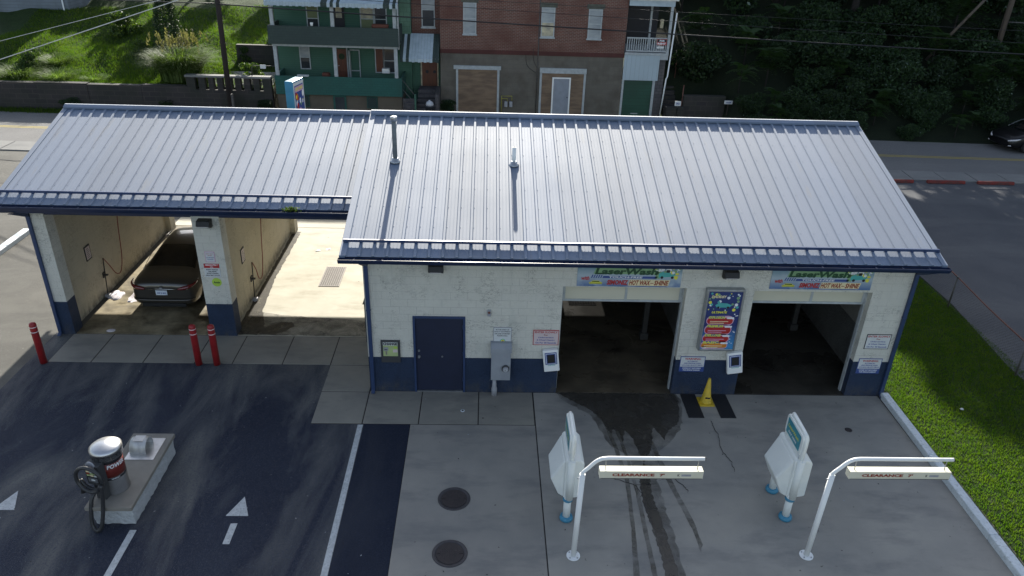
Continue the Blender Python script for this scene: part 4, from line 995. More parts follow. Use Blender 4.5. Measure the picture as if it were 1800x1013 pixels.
# rubber mats + cone
for a, b, lab in ((7.76, 8.14, 'black rubber mat left of the yellow cone'), (8.54, 8.92, 'black rubber mat right of the yellow cone')):
    t = thing('rubber_mat', lab, 'mat', ((a + b) / 2, -.5, 0), group=None); m = MB(); m.box(a, b, -1.0, -.04, .0, .018); m.build('mat', t, 'mat', bevel=.006, seg=1)
t = thing('traffic_cone', 'yellow traffic cone standing before the pier between two black mats', 'traffic cone', (8.33, -.36, 0))
m = MB(); m.box(8.14, 8.52, -.55, -.17, .0, .035, 'yellow'); m.build('base', t, bevel=.02)
m = MB(); m.lathe((8.33, -.36, .035), [(.15, 0), (.14, .03), (.125, .035), (.03, .68), (.024, .685), (.02, .60)], 24); m.build('cone_body', t, 'yellow')
m = MB(); m.X = Matrix.Translation((8.33, -.36, 0)); 
for k in range(7):
    a = R(-115 + k * 10); r = .109 - .001 * k; m.cbox((r * math.cos(a), r * math.sin(a), .20 + .008 * math.sin(k)), (.024, .02, .025 + .01 * (k % 2)))
m.build('black_scuff', t, 'ink')
# ================================================================== FORECOURT OBJECTS
for (x, y, lab) in ((-8.52, 1.10, 'red bollard at the left corner of the open bays'), (-4.58, 1.10, 'left one of the two red bollards before the middle pier'), (-4.12, 1.11, 'right one of the two red bollards before the middle pier')):
    t = thing('bollard', lab, 'bollard', (x, y, 0), group='red bollards in front of the open bays')
    m = MB(); m.lathe((x, y, 0), [(.085, 0), (.085, 1.12), (.078, 1.155), (.05, 1.18), (.005, 1.19)], 22); m.build('sleeve', t, 'red')
    for z in (.92, 1.06): m = MB(); m.lathe((x, y, z), [(.0865, 0), (.0865, .022)], 22); m.build('reflective_band', t, 'refl')
# vacuum island
IX0, IX1, IY0, IY1 = -4.66, -3.90, -4.50, -2.40
t = thing('vacuum_island', 'white rough concrete island with a flat grey-brown cap', 'island', (-4.28, -3.45, 0))
m = MB(); nx, ny = 10, 26
# rough sides: subdivided box with slight displacement
rr = random.Random(2)
import bmesh
def rough_box(x0, x1, y0, y1, z0, z1, step, amp):
    bm = bmesh.new(); bmesh.ops.create_cube(bm, size=1)
    for v in bm.verts: v.co = Vector((x0 + (v.co.x + .5) * (x1 - x0), y0 + (v.co.y + .5) * (y1 - y0), z0 + (v.co.z + .5) * (z1 - z0)))
    for ax in range(3):
        L = (x1 - x0, y1 - y0, z1 - z0)[ax]; o0 = (x0, y0, z0)[ax]; n = max(1, int(L / step))
        for k in range(1, n):
            pl = [0, 0, 0]; pl[ax] = o0 + L * k / n; nr = [0, 0, 0]; nr[ax] = 1
            bmesh.ops.bisect_plane(bm, geom=bm.verts[:] + bm.edges[:] + bm.faces[:], plane_co=pl, plane_no=nr)
    for v in bm.verts:
        for a in (0, 1):
            v.co[a] += rr.uniform(-amp, amp)
    M_ = MB(); bm.verts.index_update(); M_.P([v.co for v in bm.verts])
    for f in bm.faces: M_.face([v.index for v in f.verts])
    bm.free(); return M_
rough_box(IX0, IX1, IY0, IY1, 0, .385, .075, .014).build('block_base', t, 'roughwhite')
m = MB(); m.box(IX0 - .09, IX1 + .03, IY0 - .07, IY1 + .07, .386, .475); m.build('cap', t, 'capgrey', bevel=.012)
CZ = .475
t = thing('vault_hatch', 'stainless plate with curved hood on the vacuum island', 'hatch', (-4.28, -2.85, CZ))
m = MB(); m.box(-4.58, -3.99, -3.20, -2.50, CZ, CZ + .012); m.build('plate', t, 'steel', bevel=.003)
m = MB(); n = 14; R_, cy = .20, -2.83
arc = [(cy - R_, 0)] + [(cy - R_ * math.cos(math.pi * k / n), .05 + .20 * math.sin(math.pi * k / n)) for k in range(n + 1)] + [(cy + R_, 0)]
inn = [(cy + (y - cy) * .94, max(0, z * .96)) for y, z in arc]
x0h, x1h = -4.53, -4.20
for (pa, pb) in zip(list(zip(arc, inn)), list(zip(arc, inn))[1:]):
    (a, ai), (b, bi) = pa, pb
    z0 = CZ + .012
    i = m.P([(x0h, a[0], z0 + a[1]), (x1h, a[0], z0 + a[1]), (x1h, b[0], z0 + b[1]), (x0h, b[0], z0 + b[1]), (x0h, ai[0], z0 + ai[1]), (x1h, ai[0], z0 + ai[1]), (x1h, bi[0], z0 + bi[1]), (x0h, bi[0], z0 + bi[1])])
    m.face((i, i + 1, i + 2, i + 3), None, True); m.face((i + 4, i + 7, i + 6, i + 5), None, True); m.face((i + 1, i + 5, i + 6, i + 2)); m.face((i, i + 3, i + 7, i + 4))
m.build('curved_hood', t, 'hood')
m = MB(); m.box(-4.47, -4.26, -2.93, -2.73, .0, .003); m.X = Matrix.Identity(4)
mm_ = MB(); mm_.box(-4.47, -4.26, -2.925, -2.735, CZ + .262, CZ + .266); mm_.build('label_plate', t, 'hood')
# vacuum
VX, VY = -4.40, -3.98
t = thing('vacuum_machine', 'grey drum vacuum with domed steel top, red wrap and coiled black hose', 'vacuum', (VX, VY, CZ))
m = MB(); m.lathe((VX, VY, CZ), [(.262, 0), (.262, .01), (.25, .012), (.25, .86)], 36); m.build('drum', t, 'drum')
m = MB(); m.lathe((VX, VY, CZ), [(.2525, .42), (.2525, .74)], 36); m.build('red_wrap', t, 'wraped')
m = MB(); m.lathe((VX, VY, CZ), [(.2515, .36), (.2515, .41)], 36, 'ink'); m.lathe((VX, VY, CZ), [(.2515, .745), (.2515, .82)], 36, 'ink'); m.build('black_band', t)
m = MB(); m.lathe((VX, VY, CZ), [(.275, .83), (.282, .84), (.282, .94), (.292, .945), (.292, 1.0), (.24, 1.045), (.12, 1.085), (.005, 1.10)], 40); m.build('domed_top', t, 'steel')
m = MB()
for k in range(7):
    a = R(-150 + k * 22); m.X = Matrix.Translation((VX, VY, CZ + .89)) @ Matrix.Rotation(a, 4, 'Z'); m.box(.2825, .2845, -.045, .045, -.035, .035)
m.build('vent_slot', t, 'dgrey')
def wrap(X, Z, r=.2545, a0=R(-62)):
    a = a0 + X / r; return (VX + r * math.cos(a), VY + r * math.sin(a), Z)
m = MB(); m.text('POWER', -.06, .30, CZ + .63, CZ + .725, 0, 'inkwhite', .15, .02, fn=lambda X, Z: wrap(X, Z, .2555)); m.text('VAC', -.03, .13, CZ + .375, CZ + .40, 0, 'inkwhite', 0, .02, fn=lambda X, Z: wrap(X, Z, .2545)); m.build('lettering', t)
A = R(-14); PX = Matrix.Translation((VX - .12, VY - .27, CZ)) @ Matrix.Rotation(A, 4, 'Z')
m = MB(); m.X = PX; m.box(-.15, .15, -.12, .06, .38, .84); m.box(-.08, .13, -.08, .06, 0, .38)
pb = m.build('coin_box', t, 'dgrey', bevel=.015)
m = MB(); m.X = PX; m.box(-.125, .125, -.128, -.121, .44, .80, 'ink')
for k in range(4):
    for j in range(3): m.box(-.11 + j * .078, -.045 + j * .078, -.133, -.1285, .60 + k * .045, .632 + k * .045, ('sticker', 'inkcream', 'signwhite', 'inkbrown', 'sticker')[(k * 3 + j) % 5])
m.box(-.10, .10, -.133, -.1285, .46, .56, 'silver'); m.box(-.03, .05, -.136, -.1335, .50, .53, 'signwhite'); m.build('front_panel', pb)
m = MB(); m.X = PX; m.cyl((0, -.125, .84), .09, .03, 'y', 20, mat='pvc'); m.build('logo_disc', pb)
m = MB(); m.X = PX; m.text('6', -.0, .05, .81, .87, -.129, 'signpink', 0, .02); m.build('lettering', pb)
pts = []
for k in range(0, 44):
    a = R(200) + 2 * math.pi * k / 30; pts.append(PX @ Vector((.265 * math.cos(a) + .0, -.17 - .0022 * k, .60 + .275 * math.sin(a))))
pts2 = [PX @ Vector(p) for p in ((.27, -.26, .42), (.24, -.30, .1), (.22, -.36, -.16), (.19, -.42, -.36), (.12, -.45, -.445), (.03, -.43, -.42), (-.02, -.40, -.30), (-.03, -.33, -.05), (-.02, -.26, .15), (.0, -.16, .25))]
def smooth_pts(p, n=6):
    out = []; p = [Vector(a) for a in p]
    for i in range(len(p) - 1):
        p0 = p[max(0, i - 1)]; p1 = p[i]; p2 = p[i + 1]; p3 = p[min(len(p) - 1, i + 2)]
        for k in range(n):
            s = k / n; out.append(.5 * ((2 * p1) + (p2 - p0) * s + (2 * p0 - 5 * p1 + 4 * p2 - p3) * s * s + (-p0 + 3 * p1 - 3 * p2 + p3) * s ** 3))
    return out + [p[-1]]
m = MB(); al = smooth_pts([p for p in pts[::3]] + pts2, 6); n_ = len(al)
m.tube(al, [.036 + .003 * (i % 2) for i in range(n_)], 12); m.build('hose', t, 'hose')
m = MB(); e = pts[0]; m.tube([e, e + Vector((.0, -.02, -.08)), e + Vector((.03, -.05, -.17)), e + Vector((.05, -.06, -.25))], [.026, .03, .034, .06], 12); m.build('nozzle', t, 'black')
# pay kiosks
def kiosk(cx, cy0, lab, rz=0):
    # local frame: x thin direction (face toward -x), y along the lane; posts at y=0 and y=.8
    t = thing('pay_kiosk', lab, 'pay station', (cx, cy0, 0), group=None)
    X = Matrix.Translation((cx, cy0, 0))
    for y in (0, .8):
        m = MB(); m.X = X; m.cyl((0, y, 0), .075, .62, n=20); p = m.build('post', t, 'plastic')
        m = MB(); m.X = X; m.lathe((0, y, 0), [(.125, 0), (.135, .03), (.125, .075), (.09, .09), (.076, .09)], 24); m.build('base_ring', p, 'cyan')
        m = MB(); m.X = X; m.lathe((0, y, .49), [(.077, 0), (.098, .01), (.098, .05), (.077, .06)], 20); m.build('collar', p, 'cyan')
    m = MB(); m.X = X
    # body cross-section in x-z, extruded along y: sloped face on the driver side
    m.prism([(.10, .56), (.27, .60), (.27, 1.42), (.20, 1.50), (-.07, 1.52), (-.10, 1.46), (-.10, .56)], -.03, .87, 'y')
    b = m.build('body', t, 'plastic', bevel=.035, seg=3)
    m = MB(); m.X = X
    v = [(-.10, -.02, .58), (-.10, .86, .58), (-.10, .86, 1.47), (-.10, -.02, 1.47), (-.20, .06, .60), (-.20, .78, .60), (-.36, .78, .98), (-.36, .06, .98), (-.13, .78, 1.44), (-.13, .06, 1.44)]
    i = m.P(v)
    for f in ((4, 7, 6, 5), (7, 9, 8, 6), (3, 2, 8, 9), (0, 4, 5, 1), (0, 3, 9, 7, 4), (1, 5, 6, 8, 2), (0, 1, 2, 3)): m.face([i + k for k in f])
    m.build('terminal_face', t, 'plastic', bevel=.03, seg=3)
    m = MB(); m.X = X; m.cyl((.02, -.035, .56), .075, .96, n=20); m.build('front_column', t, 'plastic')
    # header sign on bent tube
    m = MB(); m.X = X
    def rr4(y0, y1, z0, z1, r):
        pts = []
        for (cy, cz, a0) in ((y1 - r, z0 + r, -90), (y1 - r, z1 - r, 0), (y0 + r, z1 - r, 90), (y0 + r, z0 + r, 180)):
            for k in range(5): a = R(a0 + k * 22.5); pts.append((cy + r * math.cos(a), cz + r * math.sin(a)))
        return pts
    m.prism(rr4(-.02, .80, 1.60, 2.06, .10), -.05, .08, 'x'); h = m.build('header_sign', t, 'plastic', bevel=.02, seg=3)
    m = MB(); m.X = X; m.prism(rr4(.06, .72, 1.66, 2.0, .03), -.054, -.051, 'x', M['kteal']); m.build('sign_face', h)
    m = MB(); m.X = X
    m.text('LaserWash', 0, .52, 1.88, 1.95, 0, 'inkyel', .1, 0, fn=lambda a, z: (-.058, .66 - a, z - .05 + .0)); m.text('PAY HERE', 0, .4, 1.72, 1.77, 0, 'inkwhite', 0, .02, fn=lambda a, z: (-.058, .6 - a, z)); m.build('lettering', h)
    for y in (.0, .78):
        m = MB(); m.X = X; m.tube([(.015, y, 1.47), (.015, y, 1.75)], .045, 14); m.build('stem', t, 'plastic')
    m = MB(); m.X = X; m.tube(smooth_pts([(.015, -.02, 1.50), (.015, -.035, 1.85), (.015, .02, 2.02), (.015, .12, 2.08), (.015, .7, 2.09)], 5), .038, 12); m.build('edge_tube', h, 'plastic')
    # dark screen and slots on sloped face
    m = MB(); m.X = X @ Matrix.Translation((-.247, .42, 1.215)) @ Matrix.Rotation(R(-26.5), 4, 'Y'); m.box(-.012, -.008, -.2, .2, -.1, .12); 
    m.build('keypad_panel', t, 'pvc') if False else None
    return t
kiosk(4.49, -4.32, 'white pay kiosk before the left automatic bay, by the concrete joint'); kiosk(8.95, -4.28, 'white pay kiosk in the right lane, its blue sign face visible')
# clearance bars
def clearance(x, y, lab, lean=0):
    t = thing('clearance_bar', lab, 'clearance sign', (x, y, 0))
    X = Matrix.Translation((x, y, 0))
    m = MB(); m.X = X; m.tube([(0, 0, .01), (.03 + lean, 0, 2.0)], .052, 20); m.build('post', t, 'white')
    m = MB(); m.X = X; m.lathe((0, 0, 0), [(.13, 0), (.13, .014), (.125, .016)], 28); 
    for a in range(4): m.cyl((.098 * math.cos(R(45 + 90 * a)), .098 * math.sin(R(45 + 90 * a)), .016), .014, .014, n=6, mat='silver')
    m.build('base_plate', t, 'white')
    m = MB(); m.X = X; x1 = 2.16
    m.tube(smooth_pts([(.03 + lean, 0, 1.93), (.035 + lean, 0, 2.03), (.14 + lean, 0, 2.16), (.24 + lean, 0, 2.28), (.34 + lean, 0, 2.345), (.46 + lean, 0, 2.365)], 5) + [Vector((x1, 0, 2.36))], .034, 16); m.build('arm', t, 'white')
    m = MB(); m.X = X; m.cyl((x1 - .0, 0, 2.36), .036, .012, 'x', 16); m.build('end_cap', t, 'black')
    m = MB(); m.X = X; m.cyl((-.06 + lean, -.0, 1.9), .012, .1, 'x', 8); m.build('bolt', t, 'silver')
    m = MB(); m.X = X; m.box(.32, 2.16, -.075, .075, 1.965, 2.13); s = m.build('sign_box', t, 'cream', bevel=.006)
    m = MB(); m.X = X; m.box(.335, 2.145, -.081, -.0755, 1.97, 1.978); m.build('trim', s, 'dgrey')
    m = MB(); m.X = X; m.text('CLEARANCE', .54, 1.29, 2.022, 2.085, -.0775, 'inkbrown', 0, .03); m.text("7'", 1.38, 1.47, 2.022, 2.085, -.0775, 'inkbrown', 0, .03); m.text('K', 1.70, 1.74, 2.025, 2.075, -.0775, 'dgrey', 0, .01)
    m.box(1.77, 1.94, -.0775, -.0765, 2.025, 2.07, 'pvc'); m.build('lettering', s)
    for q in (.42, 2.06):
        m = MB(); m.X = X; m.tube([(q, 0, 2.13), (q + .01, .02, 2.20), (q, 0, 2.29), (q, 0, 2.34)], .008, 6); m.build('hanger', t, 'silver')
clearance(4.54, -5.28, 'white clearance bar marked CLEARANCE 7 over the left lane'); clearance(9.02, -5.26, 'white clearance bar marked CLEARANCE 7 over the right lane by the lawn', .02)
# wash wand stands and hoses on the bay walls
def wand(x, yb, lab, lab2, hy):
    t = thing('wand_holder', lab, 'wash stand', (x + .1, yb, 0))
    m = MB(); m.tube([(x + .10, yb - .25, .0), (x + .08, yb, 1.15)], .016, 8); m.build('pole', t, 'black')
    m = MB(); m.box(x + .001, x + .13, yb - .06, yb + .0, .60, .64); m.box(x + .001, x + .03, yb - .1, yb + .04, .54, .7); m.build('bracket', t, 'black')
    m = MB(); m.box(x + .04, x + .2, yb - .34, yb - .18, -.0, .10); m.build('brush_head', t, 'pvc', bevel=.03)
    m = MB(); pts = smooth_pts([(x + .30, hy + .3, 3.78), (x + .22, hy + .12, 2.8), (x + .14, hy, 1.7), (x + .10, hy - .1, .75), (x + .10, hy - .35, .34), (x + .10, hy - .65, .42), (x + .09, yb + .25, .8), (x + .08, yb + .02, 1.13)], 8)
    h = thing('pressure_hose', lab2, 'hose', (x + .3, hy + .3, 3.78)); m.tube(pts, .014, 8); m.build('hose', h, 'hosered')
wand(-8.58, 4.95, 'black wand holder on the left wall beside the parked car', 'thin red hose looping down the wall beside the parked car', 6.1)
wand(-4.20, 4.85, 'black wand holder on the wall of the empty sunlit bay', 'thin red hose looping down the wall of the empty bay', 5.9)
# foam and litter
def blob(name, lab, cat, cx, cy, sx, sy, h, mat, seed, n=26, kind=None):
    rr = random.Random(seed); m = MB(); rings = []
    for j, (f, z) in enumerate(((1, .001), (.9, h * .5), (.6, h * .85), (.25, h))):
        rings.append(m.P([(cx + sx * f * math.cos(2 * math.pi * i / n) * (1 + .10 * rr.uniform(-1, 1) + .22 * math.sin(3 * 2 * math.pi * i / n + seed) * math.sin(2 * math.pi * i / n)), cy + sy * f * math.sin(2 * math.pi * i / n) * (1 + .10 * rr.uniform(-1, 1) + .22 * math.sin(3 * 2 * math.pi * i / n + seed) * math.sin(2 * math.pi * i / n)), z * rr.uniform(.7, 1.2) if j else z) for i in range(n)]))
    for a, b in zip(rings, rings[1:]):
        for i in range(n): k = (i + 1) % n; m.face((a + i, a + k, b + k, b + i), None, True)
    m.face(range(rings[-1], rings[-1] + n)); o = m.build(name, None, mat); o.data.transform(Matrix.Translation((-cx, -cy, 0))); o.location = (cx, cy, 0)
    return tag(o, lab, cat)
blob('foam_patch', 'heap of white soap foam at the foot of the wand holder beside the car', 'foam', -8.28, 4.78, .22, .30, .05, 'foam', 1)
blob('foam_patch', 'small spot of foam farther in along the left bay wall', 'foam', -8.05, 5.7, .08, .07, .02, 'foam', 2)
blob('foam_patch', 'thin wet foam on the sunlit floor left of the car bumper', 'foam', -7.62, 4.75, .22, .45, .006, 'foam', 12)
blob('foam_patch', 'heap of foam at the foot of the wand holder in the empty bay', 'foam', -4.08, 4.62, .07, .10, .03, 'foam', 3)
blob('paper_scrap', 'white paper scrap on the sunlit bay floor', 'litter', -2.95, 8.2, .1, .07, .02, 'signwhite', 4)
blob('paper_scrap', 'pale wet paper patch in the middle of the sunlit bay floor', 'litter', -2.62, 8.35, .09, .09, .01, 'foam', 5)
blob('fallen_leaf', 'orange brown leaf lying above the floor grate', 'leaf', -1.95, 7.45, .08, .06, .04, 'inkorange', 6)
t = thing('white_disc', 'white oval pad lying on the wet floor at the bay mouth', 'pad', (-7.53, 2.72, 0)); m = MB(); m.lathe((0, 0, 0), [(.11, 0), (.12, .008), (.10, .015), (.01, .02)], 24); o = m.build('pad', None, 'foam'); o.parent = t; o.location = (0, 0, .003); o.scale = (1, .72, 1)
# moss tuft in the gutter
rr = random.Random(9); vs = []
for k in range(160):
    c = Vector((rr.gauss(0, .09), rr.gauss(0, .02), rr.uniform(0, .12))); a = Vector((rr.uniform(-1, 1), rr.uniform(-1, 1), rr.uniform(-.2, 1))).normalized() * .03; b = a.cross(Vector((rr.uniform(-1, 1), rr.uniform(-1, 1), rr.uniform(-1, 1)))).normalized() * .018
    for q in (c - a, c + b, c + a, c - b): vs.append(q)
me = raw('gutter_weed', np.array([tuple(v) for v in vs]), 4, np.zeros(160), ['leaf3'])
tag(obj('gutter_weed', me, None, (-1.98, LE - .06, zl(LE) - .03)), 'small yellow-green weed growing in the gutter of the lower roof', 'weed')
# pylon road sign behind the lower building
t = thing('pylon_sign', 'blue sided double-faced road sign rising behind the lower roof', 'road sign', (-4.36, 12.9, 0))
PXs = Matrix.Translation((-4.36, 12.9, 0)) @ Matrix.Rotation(R(77), 4, 'Z') @ Matrix.Diagonal((.58, .62, 1, 1))
m = MB(); m.X = PXs; m.box(-.75, .75, -.26, .26, 2.3, 4.78); c = m.build('cabinet', t, M['cyan'], bevel=.02)
m = MB(); m.X = PXs; m.box(-.70, .70, -.27, -.261, 2.36, 4.72, 'signwhite'); m.box(-.60, .60, -.274, -.271, 2.5, 4.6, 'signblue'); m.build('face_panel', c)
m = MB(); m.X = PXs; rr = random.Random(11)
cols = ['inkyel', 'inkteal', 'inkpink', 'inklgreen', 'inkwhite', 'signred', 'inkorange', 'inkblue']
m.box(-.56, .56, -.278, -.275, 4.36, 4.56, 'inkpink'); m.text('CAR WASH', -.5, .5, 4.40, 4.53, -.2795, 'inkyel', .1, .02)
for k in range(46): m.cyl((rr.uniform(-.48, .48), -.277 - .0001 * k, rr.uniform(2.65, 4.25)), rr.uniform(.05, .15), .0001, 'y', 7, mat=cols[k % 8])
m.build('printed_picture', c)
m = MB(); m.X = PXs; m.box(-.12, .12, -.12, .12, -.05, 2.3); m.build('pole', t, 'dgrey')
# ================================================================== CARS
def make_car(name, label, body, cx, y0, rz, rear_detail=True):
    """saloon; local +y forward, rear bumper at y=0"""
    t = thing(name, label, 'car', (cx, y0, 0), rz)
    X = Matrix.Translation((cx, y0, 0)); L, Wd = 4.85, .925
    #  y, halfwidth, z_bottom, z_belt, z_top, half width at top
    st = [(0.00, .70, .36, .78, .86, .60), (.06, .84, .26, .84, .96, .70), (.22, .90, .22, .90, 1.03, .72), (.50, .925, .22, .92, 1.06, .70), (.80, .93, .22, .93, 1.10, .66),
          (1.25, .93, .22, .94, 1.29, .58), (1.75, .93, .22, .94, 1.42, .55), (2.3, .93, .22, .93, 1.465, .55), (2.8, .93, .22, .92, 1.45, .55), (3.15, .93, .22, .92, 1.37, .57),
          (3.60, .925, .22, .92, 1.16, .62), (3.95, .92, .22, .90, .99, .68), (4.35, .90, .22, .82, .90, .66), (4.65, .84, .24, .72, .80, .60), (4.80, .74, .28, .60, .68, .50), (4.86, .58, .34, .54, .60, .40)]
    def sec(s):
        y, hw, zb, zl_, zt, tw = s; cab = zt - zl_
        bow = .02
        return [(0, y, zb), (hw * .8, y, zb), (hw - .02, y, zb + .06), (hw, y, zb + (zl_ - zb) * .45), (hw - .005, y, zb + (zl_ - zb) * .75), (hw - .045, y, zl_),
                (hw - .085, y, zl_ + min(.03, cab * .25)), (tw + (hw - .09 - tw) * .12 if cab > .2 else tw + .06, y, zt - (.05 if cab > .2 else cab * .35)), (tw - .05, y, zt - .008), (tw * .5, y, zt + bow * .6), (0, y, zt + bow)]
    S_ = [sec(s) for s in st]; m = MB(); m.X = X; np_ = len(S_[0]); rows = []
    for s in S_:
        full = [(-a[0], a[1], a[2]) for a in s[::-1][:-1]] + s[:]     # left top ... bottom centre ... right top
        full = [(-p[0], p[1], p[2]) for p in s[1:][::-1]] + s
        # ring starting at left top going down to bottom and up to right top ; drop duplicated centre top
        rows.append(m.P(full[1:]))
    nr = 2 * np_ - 2
    for r in range(len(rows) - 1):
        y0_, y1_ = st[r][0], st[r + 1][0]
        for k in range(nr):
            j = (k + 1) % nr
            # index positions mirrored: profile idx
            full_idx = k
            pa = np_ - 2 - k if k <= np_ - 2 else k - (np_ - 2); pb_ = np_ - 2 - j if (j <= np_ - 2) else j - (np_ - 2)
            lo, hi = min(pa, pb_), max(pa, pb_)
            mat = body
            if (lo, hi) == (6, 7) and 1.2 <= y0_ and y1_ <= 3.7: mat = 'carglass'
            if lo >= 7 and hi - lo == 1 and (.80 <= y0_ and y1_ <= 1.8 or 3.1 <= y0_ and y1_ <= 3.98): mat = 'carglass'
            if k == nr - 1 or j == 0:
                mat = 'carglass' if (.80 <= y0_ and y1_ <= 1.8 or 3.1 <= y0_ and y1_ <= 3.98) else body
            m.face((rows[r] + k, rows[r] + j, rows[r + 1] + j, rows[r + 1] + k), mat, True)
    m.face(range(rows[0] + nr - 1, rows[0] - 1, -1), body, True); m.face(range(rows[-1], rows[-1] + nr), body, True)
    b = m.build('body', t, body, sub=2)
    import bmesh as _b
    bm = _b.new(); bm.from_mesh(b.data); _b.ops.recalc_face_normals(bm, faces=bm.faces); bm.to_mesh(b.data); bm.free()
    for sx in (-1, 1):
        for wy in (.98, 3.86):
            m = MB(); m.X = X; m.cyl((sx * .945, wy, .325), .325, -sx * .21, 'x', 28); wl = m.build('wheel', t, 'tyre', bevel=.02)
            m = MB(); m.X = X; m.cyl((sx * .950, wy, .325), .22, -sx * .03, 'x', 24)
            for k in range(10):
                a = 2 * math.pi * k / 10; m.X = X @ Matrix.Translation((sx * .952, wy, .325)) @ Matrix.Rotation(a, 4, 'X'); m.box(-.006, .006, -.014, .014, .04, .21, 'cartrim' if rear_detail else 'dgrey')
            m.build('rim', wl, 'rim' if rear_detail else 'dgrey')
            m = MB(); m.X = X; pts = [(sx * .925, wy + .38 * math.cos(R(a)), .32 + .38 * math.sin(R(a))) for a in range(-12, 193, 12)]; m.tube(pts, .022, 8); m.build('wheel_arch', t, 'carblack' if body != 'carblack' else 'tyre')
        m = MB(); m.X = X; m.tube(smooth_pts([(sx * .845, .98, .965), (sx * .74, 1.4, 1.24), (sx * .66, 1.8, 1.37), (sx * .64, 2.4, 1.41), (sx * .70, 3.1, 1.30), (sx * .83, 3.65, .99)], 5), .008, 6)
        m.tube([(sx * .87, 1.0, .955), (sx * .885, 2.2, .95), (sx * .865, 3.6, .965)], .008, 6); m.build('window_trim', t, 'cartrim')
        m = MB(); m.X = X; m.cbox((sx * 1.0, 3.28, 1.0), (.17, .09, .12)); m.build('wing_mirror', t, body, bevel=.03, seg=3)
        for hy in (1.9, 2.85): m = MB(); m.X = X; m.cbox((sx * .933, hy, .80), (.02, .17, .022)); m.build('door_handle', t, body, bevel=.006)
        m = MB(); m.X = X
        if rear_detail:
            m.tube(smooth_pts([(sx * .46, -.0, .80), (sx * .60, .0, .83), (sx * .76, .045, .86), (sx * .88, .20, .90), (sx * .915, .42, .93)], 5), [.03, .036, .042, .048, .052, .056, .058, .058, .058, .056, .054, .052, .048, .044, .04, .036, .03, .024, .018, .012, .008], 10); m.build('tail_lamp', t, 'lampred')
            m = MB(); m.X = X; m.tube([(sx * .56, -.032, .80), (sx * .74, .0, .825)], [.014, .022], 8); m.build('reversing_lamp', t, 'lampclear')
        else:
            m.tube(smooth_pts([(sx * .50, 4.82, .58), (sx * .66, 4.74, .62), (sx * .80, 4.58, .68), (sx * .86, 4.38, .73)], 5), [.02, .035, .045, .05, .055, .055, .055, .052, .05, .046, .042, .036, .03, .024, .018, .012][:16], 10); m.build('headlight', t, 'lampclear')
            m = MB(); m.X = X; m.tube([(sx * .62, 4.84, .36), (sx * .74, 4.76, .37)], .022, 8); m.build('fog_lamp', t, 'lampclear')
    if rear_detail:
        m = MB(); m.X = X; m.box(-.16, .16, -.035, -.015, .62, .77, 'plate'); pl = m.build('number_plate', t, bevel=.004)
        m = MB(); m.X = X; m.text('09F K 853', -.125, .125, .66, .71, -.0365, 'inkblue', 0, .01); m.build('lettering', pl)
        m = MB(); m.X = X; m.tube([(-.42, -.018, .80), (0, -.03, .815), (.42, -.018, .80)], .014, 8); m.build('boot_trim', t, 'cartrim')
        m = MB(); m.X = X; m.cyl((0, -.025, .85), .045, .03, 'y', 20); m.build('badge', t, 'cartrim')
        m = MB(); m.X = X; m.tube(smooth_pts([(-.86, .16, .47), (-.74, .0, .46), (-.4, -.03, .455), (.4, -.03, .455), (.74, .0, .46), (.86, .16, .47)], 5), .028, 8); m.build('bumper_lip', t, body)
        m = MB(); m.X = X; m.box(-.62, .62, .0, .1, .22, .33); m.build('diffuser', t, 'tyre', bevel=.02)
    return t
make_car('parked_car', 'charcoal saloon car seen from behind inside the left open bay', 'cardark', -6.40, 3.72, R(0))
make_car('black_car', 'black car driving on the road at the right edge', 'carblack', 34.35, 23.35, R(102), rear_detail=False)
# ================================================================== RIGHT SIDE: fence, parking blocks
fp = [(17.68, 8.6), (17.68, 7.6), (17.4, 4.85), (17.2, 2.9), (17.1, 1.0), (16.95, -1.2), (16.9, -3.4), (16.9, -5.6)]
t = thing('chain_link_fence', 'low sagging chain link fence with rusty top rail along the lawn', 'fence', (17.4, 4.85, 0))
for k, (x, y) in enumerate([(17.68, 7.7), (17.38, 4.85), (17.1, 1.0), (16.93, -2.2), (16.9, -5.5)]):
    m = MB(); m.cyl((x, y, -.05), .028, 1.05, n=12); m.cyl((x, y, 1.0), .034, .05, n=12); m.build('post', t, 'post')
m = MB(); m.tube(smooth_pts([(x, y, 1.02 - .05 * math.sin(i * 1.3) ** 2) for i, (x, y) in enumerate(fp)], 6), .022, 8); m.build('top_rail', t, 'rust')
m = MB(); path = smooth_pts([(x, y, 0) for x, y in fp], 10); tot = [0]
for a, b in zip(path, path[1:]): tot.append(tot[-1] + (b - a).length)
def at(s):
    s = max(0, min(tot[-1] - 1e-4, s)); i = 0
    while tot[i + 1] < s: i += 1
    return path[i].lerp(path[i + 1], (s - tot[i]) / (tot[i + 1] - tot[i]))
step = .11; s = -1.0
while s < tot[-1]:
    for sg in (1, -1):
        a = at(max(0, s)); b = at(min(tot[-1], s + 1.0)); za, zb = (.02, .96) if sg > 0 else (.96, .02)
        q = Vector((0, 0, .004)); w_ = Vector((.002 * sg, 0, 0))
        m.poly([a + Vector((0, 0, za)) - q + w_, b + Vector((0, 0, zb)) - q + w_, b + Vector((0, 0, zb)) + q + w_, a + Vector((0, 0, za)) + q + w_])
    s += step
m.build('wire_mesh', t, 'post')
for k, (xa, xb, mossy) in enumerate(((20.9, 22.86, 0), (24.3, 26.1, 0), (26.9, 28.6, 1))): pass
